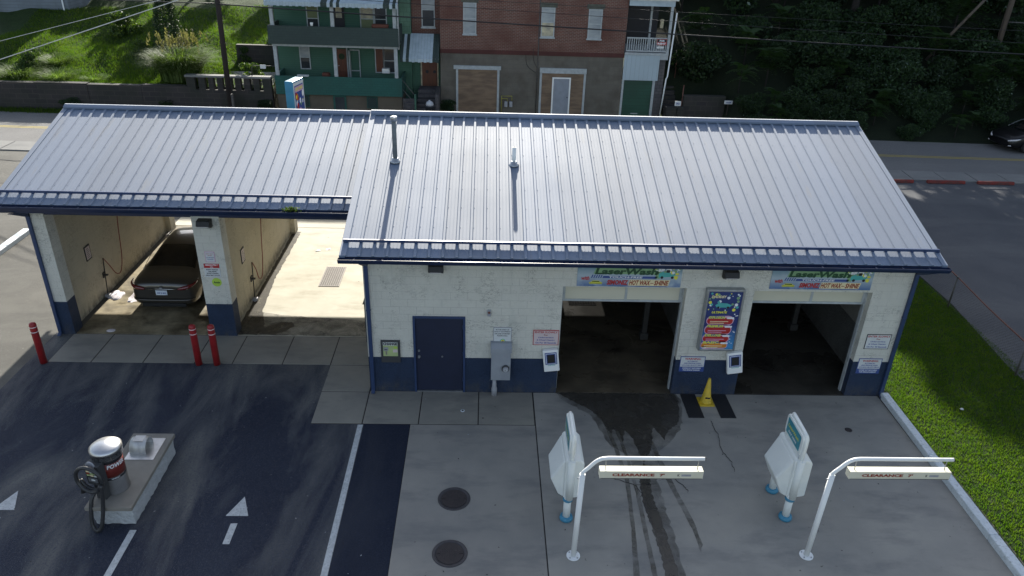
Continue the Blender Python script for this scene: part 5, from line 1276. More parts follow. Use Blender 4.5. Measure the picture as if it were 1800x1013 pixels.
for (xa, xb, lab) in ((20.45, 22.25, 'red painted parking block partly hidden by the roof edge'), (22.9, 24.65, 'middle red painted parking block on the right lot'), (25.26, 26.95, 'right-hand red parking block with weeds growing on it')):
    y = 16.66; t = thing('parking_block', lab, 'parking block', ((xa + xb) / 2, y, 0), group='red parking blocks by the road')
    m = MB(); m.prism([(y - .09, 0), (y + .09, 0), (y + .06, .13), (y - .06, .13)], xa, xb, 'x'); m.build('block', t, 'redblock', bevel=.015)
# ================================================================== HOUSES ACROSS THE ROAD
def window(parent, x0, x1, z0, z1, y, glass='glass', frame='framew', sill=True, bars=(.5,), d=.05, upper=None, name='window'):
    """frame proud of the wall at y, pane inside it"""
    f = .055; m = MB()
    m.box(x0 - f, x0, y - d, y - .001, z0 - f, z1 + f); m.box(x1, x1 + f, y - d, y - .001, z0 - f, z1 + f); m.box(x0, x1, y - d, y - .001, z0 - f, z0); m.box(x0, x1, y - d, y - .001, z1, z1 + f)
    for b in bars: zz = z0 + (z1 - z0) * b; m.box(x0, x1, y - d + .008, y - .004, zz - .022, zz + .022)
    wn = m.build(name, parent, frame)
    m = MB(); zz = z0 + (z1 - z0) * .5
    if upper: m.box(x0, x1, y - d + .02, y - .002, z0, zz, glass); m.box(x0, x1, y - d + .02, y - .002, zz, z1, upper)
    else: m.box(x0, x1, y - d + .02, y - .002, z0, z1, glass)
    m.build('pane', wn)
    if sill: m = MB(); m.box(x0 - .1, x1 + .1, y - d - .05, y - .001, z0 - f - .07, z0 - f - .001); m.build('sill', wn, frame)
    return wn
g = thing('green_house', 'green clapboard house with two-storey porch and striped awnings', 'house', (-5.2, 28, 0))
m = MB(); m.box(-8.85, -1.45, 28, 36, 0, 8.2); m.build('wall', g, 'greensiding')
m = MB(); m.box(-2.05, -1.44, 27.9, 27.99, 3.1, 8.2); m.box(-1.44, .12, 28.2, 36, 0, 4.0, 'greensiding'); m.build('pale_siding', g, 'palegreen')
m = MB(); m.box(-8.6, -1.85, 26.05, 27.99, -.05, 1.12); m.build('foundation', g, 'found')
m = MB(); m.prism([(25.86, 1.12), (25.98, 2.08), (26.06, 2.08), (26.02, 1.12)], -8.62, -1.82, 'x', 'greenshingle')
m.box(-8.66, -8.58, 26.07, 27.98, 1.12, 2.08, 'greenshingle'); m.build('lower_railing', g)
m = MB(); m.box(-1.9, -1.82, 26.07, 27.98, 1.12, 2.08, 'greenshingle'); m.build('side_railing', g)
m = MB(); m.box(-8.55, -1.9, 26.07, 27.98, 1.125, 1.2); m.build('porch_floor', g, 'greyshingle')
m = MB(); m.prism([(25.78, 3.76), (25.95, 4.66), (26.04, 4.66), (26.0, 3.76)], -8.72, -1.92, 'x'); m.box(-2.0, -1.92, 26.05, 27.98, 3.8, 4.66); m.box(-8.72, -8.64, 26.05, 27.98, 3.8, 4.66); m.build('upper_railing', g, 'greyshingle')
m = MB(); m.box(-8.6, -2.01, 26.01, 27.98, 3.62, 3.78); m.build('upper_floor', g, 'framew')
for x in (-8.5, -5.36, -2.12):
    m = MB(); m.box(x - .09, x + .09, 26.08, 26.24, 2.06, 3.62); m.box(x - .09, x + .09, 26.08, 26.24, 3.79, 5.75); m.build('porch_post', g, 'framew')
def awning(parent, x0, x1, y0, z0, y1, z1, drop, stripes, name='awning', mats=('framew', 'greyshingle'), step=.16):
    m = MB(); x = x0; k = 0
    while x < x1 - .01:
        xe = min(x1, x + step); mt = mats[1] if k in stripes else mats[0]
        m.prism([(y0, z0), (y0, z0 + .025), (y1, z1 + .025), (y1, z1)], x + .004, xe - .004, 'x', mt)
        m.box(x + .004, xe - .004, y0 - .012, y0 - .001, z0 - drop + .03 * abs(math.sin(k * 1.57)), z0 + .02, mt); m.cyl((xe - .0, y0, z0 + .028), .012, .01, 'x', 6, mat=mats[0]); x = xe; k += 1
    return m.build(name, parent)
awning(g, -8.72, -1.9, 25.75, 5.86, 28, 6.55, .2, (18, 19, 21, 23, 38, 39, 41), mats=('whiteboard', 'greyshingle'))
awning(g, -1.95, .14, 26.45, 3.05, 27.95, 4.12, .18, (0, 2, 11, 12), mats=('whiteboard', 'greyshingle'))
window(g, -7.62, -7.15, 2.1, 3.3, 28, 'glass', upper='curtain', sill=False); window(g, -7.05, -6.5, 4.1, 5.45, 28, 'glass', upper='olive', sill=False)
window(g, -3.45, -3.05, 2.0, 3.25, 28, 'brown', 'framew', sill=False, bars=()); window(g, -2.98, -2.38, 2.0, 3.25, 28, 'glass', sill=False)
window(g, -4.15, -3.5, 4.2, 5.45, 28, 'olive', sill=False, upper='curtainwarm'); window(g, -3.38, -2.8, 4.2, 5.45, 28, 'glass', sill=False)
d = MB(); d.box(-5.6, -5.08, 27.93, 27.99, 1.2, 3.2); dd = d.build('door', g, 'brown'); m = MB(); m.box(-5.68, -5.61, 27.92, 27.99, 1.2, 3.28); m.box(-5.07, -5.0, 27.92, 27.99, 1.2, 3.28); m.build('door_frame', dd, 'framew')
m = MB(); m.cyl((-5.34, 27.925, 2.8), .17, .02, 'y', 18); m.build('wreath', dd, 'leaf1'); m = MB(); m.cyl((-5.53, 27.90, 2.3), .03, .03, 'y', 8); m.build('handle', dd, 'silver')
d = MB(); d.box(-4.9, -4.85, 27.6, 27.98, 1.2, 3.2); d.box(-4.9, -4.33, 27.9, 27.93, 3.14, 3.2); d.box(-4.9, -4.33, 27.9, 27.93, 1.2, 1.27); d.box(-4.38, -4.33, 27.9, 27.93, 1.27, 3.14); d.box(-4.85, -4.38, 27.9, 27.93, 2.02, 2.07); d.build('storm_door', g, 'framew')
d = MB(); d.box(-5.62, -5.05, 27.93, 27.99, 3.8, 5.5); u = d.build('upper_door', g, 'ink'); m = MB(); m.box(-5.5, -5.17, 27.915, 27.929, 4.85, 5.4); m.build('door_glass', u, 'curtainwarm')
m = MB(); m.box(-.9, -.04, 28.14, 28.19, 1.25, 2.95); dd = m.build('double_door', g, 'brown'); m = MB(); m.box(-.98, -.9, 28.12, 28.19, 1.25, 3.0); m.box(-.04, .02, 28.12, 28.19, 1.25, 3); m.build('door_frame', dd, 'curtainwarm')
m = MB(); 
for x in (-.62, -.2): m.cyl((x, 28.12, 2.05), .09, .02, 'y', 12)
m.build('door_window', dd, 'ink')
for (a, b) in ((-7.37, -6.9), (-3.78, -3.2)):
    m = MB(); m.box(a, b, 26.0, 26.04, .42, 1.06, 'greenshingle'); m.box(a + .04, b - .04, 25.99, 25.998, .46, 1.02, 'ink')
    n = 5; 
    for k in range(-n, n + 1):
        for sg in (1, -1):
            c = (a + b) / 2 + k * .12; xa, xb = c - .28 * sg, c + .28 * sg; za, zb = .46, 1.02
            # clip to the frame
            lo, hi = a + .04, b - .04
            def cl(x, z, x2, z2):
                t0, t1 = 0, 1; dx = x2 - x
                for L_, sgn in ((lo, 1), (hi, -1)):
                    p0, p1 = sgn * (x - L_), sgn * (x2 - L_)
                    if p0 < 0 and p1 < 0: return None
                    if p0 < 0: t0 = max(t0, p0 / (p0 - p1))
                    if p1 < 0: t1 = min(t1, p0 / (p0 - p1))
                return (x + dx * t0, z + (z2 - z) * t0, x + dx * t1, z + (z2 - z) * t1) if t1 > t0 else None
            r_ = cl(xa, za, xb, zb)
            if r_: m.poly([(r_[0] - .01, 25.985 - .001 * (sg > 0), r_[1]), (r_[0] + .01, 25.985 - .001 * (sg > 0), r_[1]), (r_[2] + .01, 25.985 - .001 * (sg > 0), r_[3]), (r_[2] - .01, 25.985 - .001 * (sg > 0), r_[3])], 'greenshingle')
    m.build('lattice_vent', g)
m = MB(); m.box(-5.6, -4.9, 26.0, 26.04, 0, 1.08, 'greenshingle'); m.box(-5.5, -5.0, 25.985, 25.999, .1, 1.0, 'glass'); m.build('cellar_door', g)
m = MB(); m.box(-9.0, -1.3, 27.9, 36.3, 8.2, 8.5); m.build('roof', g, 'greyshingle')
m = MB(); m.tube([(-1.93, 26.0, 3.6), (-1.93, 26, 8)], .05, 8); m.build('downpipe', g, 'framew')
# front steps between the houses
t = thing('front_steps', 'grey steps with railing up to the double door', 'steps', (-.9, 26.5, 0)); m = MB()
for k in range(7): m.box(-1.05 if k > 1 else -1.3, -.02, 25.2 + k * .32, 28.1, (k) * .178 - .02 if k else -.05, (k + 1) * .178)
m.build('step', t, 'greystone')
m = MB()
for k in range(6): m.box(-1.8 + k * .12, -1.06, 26.0 - .12 * k - .1, 26.0 - .12 * k, -.05, 1.02 - .17 * k)
m.build('side_step', t, 'greystone')
m = MB(); m.tube([(-1.8, 26.0, 2.0), (-1.05, 25.35, 1.3)], .02, 6); m.tube([(-1.8, 26.0, 1.5), (-1.05, 25.35, .85)], .02, 6); m.box(-1.12, -1.02, 25.3, 25.4, 0, 1.4, 'greensiding'); m.build('railing', t, 'post')
m = MB(); m.box(.0, .17, 25.3, 27.25, 0, 1.45); tag(m.build('stone_pier', None, 'greystone'), 'low grey block wall at the right of the front steps', 'wall')
t = thing('rubbish_bin', 'dark bin with a white bag on top at the front steps', 'bin', (-.25, 25.3, .0)); m = MB(); m.lathe((-.26, 25.0, 0), [(.2, 0), (.24, .85), (.26, .86), (.26, .9), (.02, .92)], 16); m.build('bin', t, 'trash')
bagm = MB(); bagm.lathe((-.28, 25.0, .90), [(.19, 0), (.22, .08), (.17, .2), (.06, .26), (.04, .3)], 9); tag(bagm.build('rubbish_bag', None, 'bag'), 'crumpled white bag lying on the dark bin', 'bag')
# porch clutter
t = thing('flower_pot', 'small white pot on the upper porch near the window', 'pot', (-6.75, 26.3, 4.5)); m = MB(); m.lathe((-6.45, 26.12, 4.66), [(.06, 0), (.09, .17), (.08, .17), (.05, .1)], 12); m.build('pot', t, 'white')
tag(MB().cbox((-2.9, 26.3, 4.72), (.9, .3, .22)).build('porch_blanket', None, 'redbrown', bevel=.08, seg=3), 'red-brown blanket over the upper porch railing', 'blanket')
tag(MB().cbox((-2.9, 27.85, 1.98 + .12), (.42, .26, .26)).build('window_air_conditioner', None, 'white', bevel=.02), 'white window air conditioner on the lower porch', 'air conditioner')
t = thing('window_unit', 'dark window box with pale frame on the upper porch', 'air conditioner', (-6.85, 27.8, 4.2)); m = MB(); m.box(-7.0, -6.6, 27.7, 27.94, 3.95, 4.3); m.build('casing', t, 'framew'); m = MB(); m.box(-6.96, -6.64, 27.685, 27.698, 3.99, 4.26); m.build('grille', t, 'ink')
tag(MB().cbox((-6.0, 26.6, 1.7), (.4, .35, .95)).build('porch_chair', None, 'redbrown', bevel=.05), 'dark red chair back standing on the lower porch', 'chair')
tag(MB().cbox((-7.1, 25.9, 2.13), (.62, .16, .1)).build('planter_box', None, 'framew', bevel=.02), 'pale planter box on the lower porch railing', 'planter')
# brick building
b = thing('brick_building', 'red brick building over a grey cement ground floor with boarded shopfront', 'building', (5.2, 27.3, 0))
m = MB(); m.box(.19, 10.35, 27.3, 36, -.05, 3.25); m.build('ground_floor_wall', b, 'render')
m = MB(); m.box(.17, 10.37, 27.27, 36, 3.25, 3.47); m.build('brick_band', b, 'brickdark')
m = MB(); m.box(.19, 10.35, 27.3, 36, 3.47, 9.0); m.box(-1.43, .188, 28.3, 36, 4.02, 9.0); m.build('brick_wall', b, 'brick')
m = MB(); m.box(-1.5, 10.6, 27.1, 36.2, 9.0, 9.25); m.build('roof', b, 'dgrey')
for (x0, x1, z0, z1, gl, upr) in ((1.5, 2.1, 4.35, 5.85, 'curtain', 'curtain'), (5.72, 6.35, 4.3, 5.72, 'curtainwarm', 'curtain'), (8.28, 8.92, 4.28, 5.7, 'curtain', 'curtain')):
    wn = window(b, x0, x1, z0, z1, 27.3, gl, upper=upr, d=.06)
    m = MB(); m.box(x0 - .16, x1 + .16, 27.26, 27.299, z1 + .06, z1 + .30); m.build('lintel', wn, 'lintel')
window(b, -.82, -.2, 4.5, 6.2, 28.3, 'glass', upper='curtain')
def boarded(x0, x1, z1, hx0, hx1, door=None, hz=.26):
    m = MB(); m.box(hx0, hx1, 27.18, 27.299, z1, z1 + hz); m.box(x0 - .12, x0, 27.22, 27.299, 0, z1 - .001); m.box(x1, x1 + .12, 27.22, 27.299, 0, z1 - .001); f = m.build('shop_opening', b, 'framew')
    m = MB(); m.box(x0, x1, 27.26, 27.299, .02, z1); m.build('plywood_board', f, 'ply')
    return f
boarded(1.17, 3.35, 2.42, .92, 3.55, hz=.2); f = boarded(5.85, 8.2, 2.32, 5.72, 8.33, hz=.28)
m = MB(); m.box(6.52, 7.40, 27.20, 27.258, 0, 2.03); dd = m.build('steel_door', f, 'greydoor'); m = MB(); m.box(6.44, 6.519, 27.19, 27.259, 0, 2.1); m.box(7.401, 7.48, 27.19, 27.259, 0, 2.1); m.box(6.519, 7.401, 27.19, 27.259, 2.031, 2.1); m.build('door_frame', dd, 'white'); m = MB(); m.cyl((7.32, 27.17, 1.0), .03, .03, 'y', 8); m.build('handle', dd, 'ink')
m = MB(); m.tube([(5.58, 27.28, 0), (5.58, 27.28, 6.2)], .03, 6); m.build('service_pipe', b, 'post')
m = MB(); m.tube(smooth_pts([(5.5, 27.28, 2.3), (5.0, 27.28, 2.7), (4.9, 27.28, 3.3)], 5), .012, 5); m.tube(smooth_pts([(5.6, 27.27, 2.5), (5.35, 27.27, 3.0), (5.3, 27.27, 3.6)], 5), .012, 5); m.build('loose_cable', b, 'wire')
t = thing('gas_meters', 'two small gas meters on a yellow pipe against the brick building', 'gas meter', (3.9, 27.15, 0))
m = MB(); m.tube([(3.62, 27.2, 0), (3.62, 27.2, 1.0), (4.2, 27.2, 1.0), (4.2, 27.2, .75)], .022, 8); m.tube([(3.62, 27.2, .85), (3.95, 27.2, .85), (3.95, 27.2, .7)], .02, 8); m.build('pipe', t, 'gaspipe')
for x in (3.87, 4.15): m = MB(); m.cbox((x, 27.15, .55), (.18, .16, .3)); m.build('meter', t, 'pvc', bevel=.03)
# porch wing
m = MB(); m.box(10.5, 12.12, 27.36, 27.42, 0, 2.04); m.build('garage_door', b, 'garage'); m = MB(); m.box(11.05, 11.45, 27.33, 27.359, .12, .17); m.build('garage_handle', b, 'framew')
m = MB(); m.box(10.38, 10.5, 27.3, 27.42, 0, 2.04); m.box(12.12, 12.26, 27.3, 27.42, 0, 2.04); m.build('garage_frame', b, 'framew')
m = MB(); m.box(10.38, 12.36, 27.22, 27.30, 2.05, 3.42); m.build('board_panel', b, 'boards')
m = MB(); m.box(12.27, 12.72, 27.34, 34, -.05, 3.25); m.build('stone_pier', b, 'greystone')
m = MB(); m.box(10.38, 12.8, 27.18, 34, 3.43, 3.56); m.box(12.36, 12.8, 27.2, 27.3, 3.2, 3.429); m.build('porch_deck', b, 'framew')
m = MB(); m.box(12.66, 12.8, 27.2, 27.33, 3.561, 6.0); m.box(11.86, 11.97, 28.6, 28.7, 3.561, 6.0); m.build_each('porch_post', b, 'framew')
m = MB(); m.box(10.38, 12.85, 27.18, 27.33, 6.0, 6.3); m.build('porch_beam', b, 'whiteboard')
m = MB(); m.box(10.3, 13.0, 27.05, 34, 6.301, 6.42); m.build('porch_roof', b, 'steel')
m = MB(); m.box(10.42, 12.65, 27.21, 27.27, 4.30, 4.37); m.box(10.42, 12.65, 27.21, 27.27, 3.62, 3.68); k = 0; x = 10.44
while x < 12.62: m.box(x, x + .045, 27.22, 27.26, 3.681, 4.299); x += .125
m.build('balcony_railing', b, 'framew')
m = MB(); m.box(10.36, 12.8, 34, 34.2, 3.56, 6.3); m.box(10.38, 12.6, 30, 30.1, 3.56, 6.3); m.build_each('porch_back_wall', b, 'ink')
m = MB(); m.tube([(12.98, 27.15, 5.7), (12.88, 27.15, 2.3), (12.82, 27.12, 2.2), (12.7, 27.12, .05)], .04, 8); m.build('downpipe', b, 'white')
t = thing('for_rent_sign', 'small red and black FOR RENT sign on the balcony railing', 'sign', (12.33, 27.18, 3.9)); m = MB(); m.box(12.08, 12.62, 27.17, 27.18, 4.0, 4.32, 'signred'); m.box(12.1, 12.6, 27.167, 27.1695, 4.16, 4.30, 'ink'); m.box(12.10, 12.5, 27.165, 27.18, 3.82, 3.93, 'signwhite'); m.build('board', t)
m = MB(); m.text('FOR', 12.22, 12.5, 4.18, 4.28, 27.164, 'inkwhite', 0, .03); m.text('RENT', 12.12, 12.58, 4.03, 4.13, 27.164, 'inkwhite', 0, .03); m.build('lettering', t)
tag(MB().cbox((12.5, 28.4, 4.95), (.2, .15, .5)).build('porch_lantern', None, 'curtainwarm', bevel=.05), 'pale object hanging on the dark balcony by its corner post', 'lantern')
# steps up the bank, stone retaining wall, mailbox
t = thing('hill_steps', 'dark steps climbing the bank right of the brick building', 'steps', (13.4, 27.2, 0)); m = MB()
for k in range(18): m.box(12.95, 13.75, 26.9 + k * .34, 26.9 + (k + 1) * .34 + .02, -.05, .2 + k * .2)
m.build('step', t, 'stone')
m = MB(); m.tube([(13.85, 27.0, 0), (13.85, 27.0, 1.9)], .025, 6); m.tube([(13.85, 29.4, 1.4), (13.85, 29.4, 3.1)], .025, 6); m.tube([(13.85, 27.0, 1.1), (14.6, 27.05, .9), (15.6, 27.05, 1.2)], .008, 4); m.build('hand_rail', t, 'rust')
tag(MB().box(13.9, 16.3, 26.9, 27.3, -.05, 1.32).box(12.9, 13.88, 26.5, 26.85, -.05, .75).build('stone_wall', None, 'stone'), 'dark low stone wall at the foot of the wooded bank', 'wall')
t = thing('number_plate_sign', 'small white house number plate at the foot of the hill steps', 'sign', (13.5, 26.48, .95)); m = MB(); m.box(13.33, 13.67, 26.46, 26.49, .85, 1.12, 'signwhite'); m.build('plate', t)
m = MB(); m.text('302', 13.40, 13.60, .93, 1.04, 26.457, 'inkblue', 0, .02); m.build('lettering', t); m = MB(); m.box(13.48, 13.52, 26.5, 26.54, 0, .9); m.build('post', t, 'post')
t = thing('mailbox', 'white mail sign on a dark post at the end of the stone wall', 'mailbox', (16.35, 26.5, 0)); m = MB(); m.box(16.12, 16.58, 26.42, 26.52, 1.02, 1.22, 'signwhite'); m.build('box', t, bevel=.02); m = MB(); m.box(16.32, 16.38, 26.46, 26.52, 0, 1.02); m.build('post', t, 'darkwood'); m = MB(); m.text('mail', 16.22, 16.48, 1.08, 1.16, 26.415, 'inkblue', 0, .02); m.build('lettering', t)
# retaining wall with pierced balustrade
def jblock(m, x0, x1, y0, y1, z0, z1): m.box(x0, x1, y0, y1, z0, z1)
t = thing('retaining_wall', 'long dark stone retaining wall with moss below the grassy slope', 'wall', (-24, 26, 0)); m = MB()
rr = random.Random(21); x = -60
while x < -13.4: xe = min(-13.4, x + rr.uniform(2.5, 4)); m.box(x, xe - .01, 26.0 + rr.uniform(0, .03), 26.4, -.1, 1.38 + rr.uniform(-.04, .03)); x = xe
m.build('wall_block', t, 'stone')
t = thing('balustrade_wall', 'dark stone wall with upright slots and pale sunlit coping', 'wall', (-11, 26, 0)); m = MB()
m.box(-13.4, -8.88, 26.0, 26.35, -.1, 1.22)
x = -13.4; edges = []
slots = [-12.85, -12.32, -11.86, -11.38, -10.9, -10.42, -9.92, -9.42]
prev = -13.4
for s_ in slots: m.box(prev, s_ - .09, 26.0, 26.3, 1.221, 1.88); prev = s_ + .09
m.box(prev, -8.88, 26.0, 26.3, 1.221, 1.88); m.build('wall_block', t, 'stone')
m = MB(); m.box(-13.45, -8.88, 25.94, 26.36, 1.881, 1.99); m.build('coping', t, 'oldwalk', bevel=.02)
m = MB(); m.poly([(-13.2, 26.37, 1.30), (-9.0, 26.37, 1.30), (-9.0, 28.5, 1.72), (-13.2, 28.5, 1.72)]); struct('garden_path', m, 'oldwalk')
tag(MB().box(-11.9, -8.9, 30.4, 30.7, 1.0, 2.85).build('block_wall', None, 'stone'), 'short dark block wall behind the pierced balustrade', 'wall')
t = thing('wire_gate', 'small wire gate with a white plate between balustrade and porch', 'gate', (-9.3, 26.3, 2)); m = MB(); m.tube([(-9.9, 26.25, 1.98), (-9.9, 26.25, 2.45), (-9.8, 26.25, 2.52), (-8.65, 26.25, 2.52)], .018, 6); 
for k in range(10): m.tube([(-9.85 + k * .12, 26.25, 2.0), (-9.85 + k * .12, 26.25, 2.5)], .004, 4)
m.build('frame', t, 'post'); m = MB(); m.box(-9.42, -9.12, 26.22, 26.24, 2.38, 2.58); m.build('plate', t, 'signwhite')
# white house up left
t = thing('pale_house', 'pale wooden house at the top of the grassy slope, upper left', 'house', (-27, 38, 2.6)); m = MB(); m.box(-30.5, -25.2, 38.5, 45, 2.0, 7.5); m.build('wall', t, 'clapwhite')
m = MB(); m.box(-30.9, -24.8, 38.2, 45.3, 7.5, 7.8); m.build('roof', t, 'greyshingle'); m = MB(); m.tube([(-25.5, 38.42, 7.4), (-25.5, 38.42, 3.5), (-25.42, 38.3, 3.15)], .05, 8); m.build('downpipe', t, 'white')
# ================================================================== HILLS
def terrain(name, x0, x1, y0, y1, nx, ny, f, mat):
    m = MB(); idx = m.P([(x0 + (x1 - x0) * i / nx, y0 + (y1 - y0) * j / ny, f(x0 + (x1 - x0) * i / nx, y0 + (y1 - y0) * j / ny)) for j in range(ny + 1) for i in range(nx + 1)])
    for j in range(ny):
        for i in range(nx): a = j * (nx + 1) + i; m.face((a, a + 1, a + nx + 2, a + nx + 1), None, True)
    return struct(name, m, mat)
def wob(x, y): return .12 * math.sin(x * .9 + 1.3 * math.sin(y * .5)) + .1 * math.sin(y * 1.1 + x * .35) + .06 * math.sin(x * 2.3 + y * 1.7)
def hl(x, y): return 1.22 + .16 * (y - 26.2) + wob(x, y) * min(1, (y - 26.2) * .5) + max(0, y - 46) * .18
terrain('grassy_slope', -70, -8.9, 26.3, 90, 120, 120, hl, 'turf')
terrain('grassy_slope', -8.9, 12.9, 36.2, 90, 30, 60, hl, 'turf')
def hr(x, y):
    e = max(0, y - ry(x, 3.0)); s = .50 * e + .02 * max(0, e - 4) * 2
    if x < 16.4: s *= max(0, min(1, (y - 27.3) / 3)) * .9
    return -.03 + s + .6 * wob(x * .7, y * .7) * min(1, e * .4)
terrain('wooded_bank', 12.9, 90, 23.0 - 2.2, 110, 120, 130, lambda x, y: hr(x, max(y, ry(x, 2.7))) if y > ry(x, 2.7) else -.05, 'bank')
# ================================================================== VEGETATION
rng = np.random.default_rng(5)
def unit(n):
    v = rng.normal(size=(n, 3)); return v / np.linalg.norm(v, axis=1, keepdims=True)
def leaf_mesh(name, centers, size, matidx, mats, asp=.5, droop=.0):
    n = len(centers); a = unit(n); a[:, 2] -= droop; a /= np.linalg.norm(a, axis=1, keepdims=True); b = np.cross(a, unit(n)); b /= np.linalg.norm(b, axis=1, keepdims=True) + 1e-9
    s = (size * rng.uniform(.6, 1.3, n))[:, None]
    v = np.stack([centers - a * s, centers + b * s * asp, centers + a * s, centers - b * s * asp], 1).reshape(-1, 3)
    return raw(name, v, 4, matidx, mats)
def crown_pts(n, rx, rz, lobes, lr):
    L = unit(lobes) * np.array([rx, rx, rz]) * rng.uniform(.35, .95, (lobes, 1)); k = rng.integers(0, lobes, n)
    d = unit(n) * (rng.uniform(.55, 1.0, n) ** .6)[:, None] * lr * np.array([1, 1, .7]); return L[k] + d, k
def trunk_mb(h, r, nlimb, spread, seed):
    rr = random.Random(seed); m = MB(); p = [(0, 0, -.8)]; x = y = 0
    for k in range(1, 7): x += rr.uniform(-.1, .1) * h * .06; y += rr.uniform(-.1, .1) * h * .06; p.append((x, y, h * k / 6))
    m.tube(p, [r * (1 - .13 * k) for k in range(7)], 9)
    for k in range(nlimb):
        z0 = h * rr.uniform(.45, .95); a = rr.uniform(0, 6.28); L = spread * rr.uniform(.6, 1)
        m.tube(smooth_pts([(0, 0, z0), (L * .4 * math.cos(a), L * .4 * math.sin(a), z0 + L * .25), (L * math.cos(a), L * math.sin(a), z0 + L * .7)], 3), [r * .4, r * .36, r * .3, r * .26, r * .2, r * .14, r * .08], 6)
    return m
crowns = []; trunks = []
for k in range(4):
    n = 5200; pts, lob = crown_pts(n, 3.0, 3.6, 26, 1.15); pts[:, 2] += 7.5
    mi = (lob % 3 == 0).astype(int) + (rng.random(n) < .12) * 1
    crowns.append(leaf_mesh('crown', pts, .20, np.clip(mi, 0, 2), ['leaf1', 'leaf2', 'leaf2'], .6))
    o = trunk_mb(7.5, .24, 7, 2.6, k).build('trunk', None, 'bark'); trunks.append(o.data); bpy.data.objects.remove(o)
def tree(x, y, z, s, k, rz, lab, group='trees on the wooded bank', crown=None, name='tree'):
    t = thing(name, lab, 'tree', (x, y, z), rz, group); t.scale = (s, s, s * 1.0)
    obj('trunk', trunks[k % 4], t); obj('crown', crowns[k % 4], t); return t
shr = []
for k in range(5):
    n = 4200; pts, lob = crown_pts(n, .95, .8, 14, .5); pts[:, 2] += .75
    pts = pts[pts[:, 2] > -.25]; n = len(pts); fl = k in (1, 3)
    mi = np.where(rng.random(n) < (.02 if fl else .001), 2, (rng.random(n) < .4).astype(int))
    shr.append(leaf_mesh('foliage', pts, .062, mi, ['leaf1', 'leaf2', 'leafw'], .5))
fr = []
for k in range(3):   # compound-leaved saplings (fronds)
    vs = []; rr = random.Random(k + 40)
    for f in range(26):
        a = rr.uniform(0, 6.28); el = rr.uniform(.1, 1.0); L = rr.uniform(.7, 1.2); base = Vector((0, 0, rr.uniform(.7, 1.5)))
        d = Vector((math.cos(a) * math.cos(el), math.sin(a) * math.cos(el), math.sin(el))); side = d.cross(Vector((0, 0, 1))).normalized()
        for j in range(9):
            tt = (j + 1) / 9; c = base + d * L * tt - Vector((0, 0, .55 * L * tt * tt))
            for sg in (-1, 1):
                e = side * sg * .26 * (1.15 - tt * .6) + d * .06 - Vector((0, 0, .05)); wv = d * .038
                for q in (c - wv * .3, c + e * .5 + wv, c + e, c + e * .5 - wv): vs.append(tuple(q))
    arr = np.array(vs); fr.append(raw('foliage', arr, 4, np.zeros(len(arr) // 4), ['leaf2']))
stm = MB(); stm.tube([(0, 0, -.3), (.03, 0, .6), (0, .03, 1.3)], [.04, .03, .015], 6); so_ = stm.build('stem', None, 'bark'); stem_me = so_.data; bpy.data.objects.remove(so_)
def shrub(x, y, z, s, k, lab, group, kind='shrub', sz=None):
    t = thing(kind, lab, 'shrub' if kind == 'shrub' else 'sapling', (x, y, z), random.uniform(0, 6.28), group); t.scale = (s, s, sz or s)
    obj('foliage', (fr if kind == 'sapling' else shr)[k % (3 if kind == 'sapling' else 5)], t); obj('stem', stem_me, t); return t
rr = random.Random(12)
# bank trees: rows high on the slope throw the long dappled shade over the lot
tl = []
for y, xs0, dx in ((34, 21.0, 4.6), (38, 18.2, 3.6), (45, 20.0, 3.6), (52, 19, 3.8), (62, 18, 6)):
    x = xs0 + rr.uniform(-.6, .6)
    while x < 62: tl.append((x, y + rr.uniform(-2, 2), rr.uniform(.9, 1.3))); x += dx * rr.uniform(.8, 1.25)
tl += [(17.2, 44.5, 1.2)]
for i, (x, y, s) in enumerate(tl): tree(x, y, hr(x, y), s, i, rr.uniform(0, 6.28), 'dark leafy tree high on the shaded wooded bank behind the road')
n = 0
for row, (off, smin, smax) in enumerate(((.7, .55, .9), (1.9, .8, 1.2), (3.4, 1.0, 1.5), (5.2, 1.1, 1.7), (7.4, 1.2, 1.9), (10, 1.4, 2.2), (13, 1.6, 2.4), (16, 1.8, 2.6))):
    x = 14.5 + (2.2 if row < 3 else 0) + rr.uniform(0, 1)
    while x < 44:
        y = ry(x, 2.9) + off + rr.uniform(-.5, .5); s = rr.uniform(smin, smax)
        if not (30.5 < x < 33 and row == 0 and False):
            if x < 16.8 and y < 28.5: y = 28.5 + rr.uniform(0, .8)
            sap = rr.random() < .33
            shrub(x, y, hr(x, y) - .1, s, rr.randint(0, 9), 'dark sapling with long compound leaves on the shaded bank' if sap else 'dense dark shrub on the shaded bank beyond the road', 'saplings on the wooded bank' if sap else 'shrubs on the wooded bank', 'sapling' if sap else 'shrub'); n += 1
        x += s * rr.uniform(1.3, 1.9)
# a few light-catching small trees upper right
# trees above the grassy slope (left) whose shade streaks the grass
for i, (x, y, s) in enumerate(((-18.3, 45, .56), (-21.6, 49, .48), (-26.5, 47, .50), (-11.8, 52, .50), (-16.6, 53, .50), (-30.5, 50, .55), (-8.2, 56, .45), (-24.0, 52, .5))):
    tree(x, y, hl(x, y), s, i + 2, i * 1.3, 'tall tree above the grassy slope casting shade on the grass', 'trees above the grassy slope')
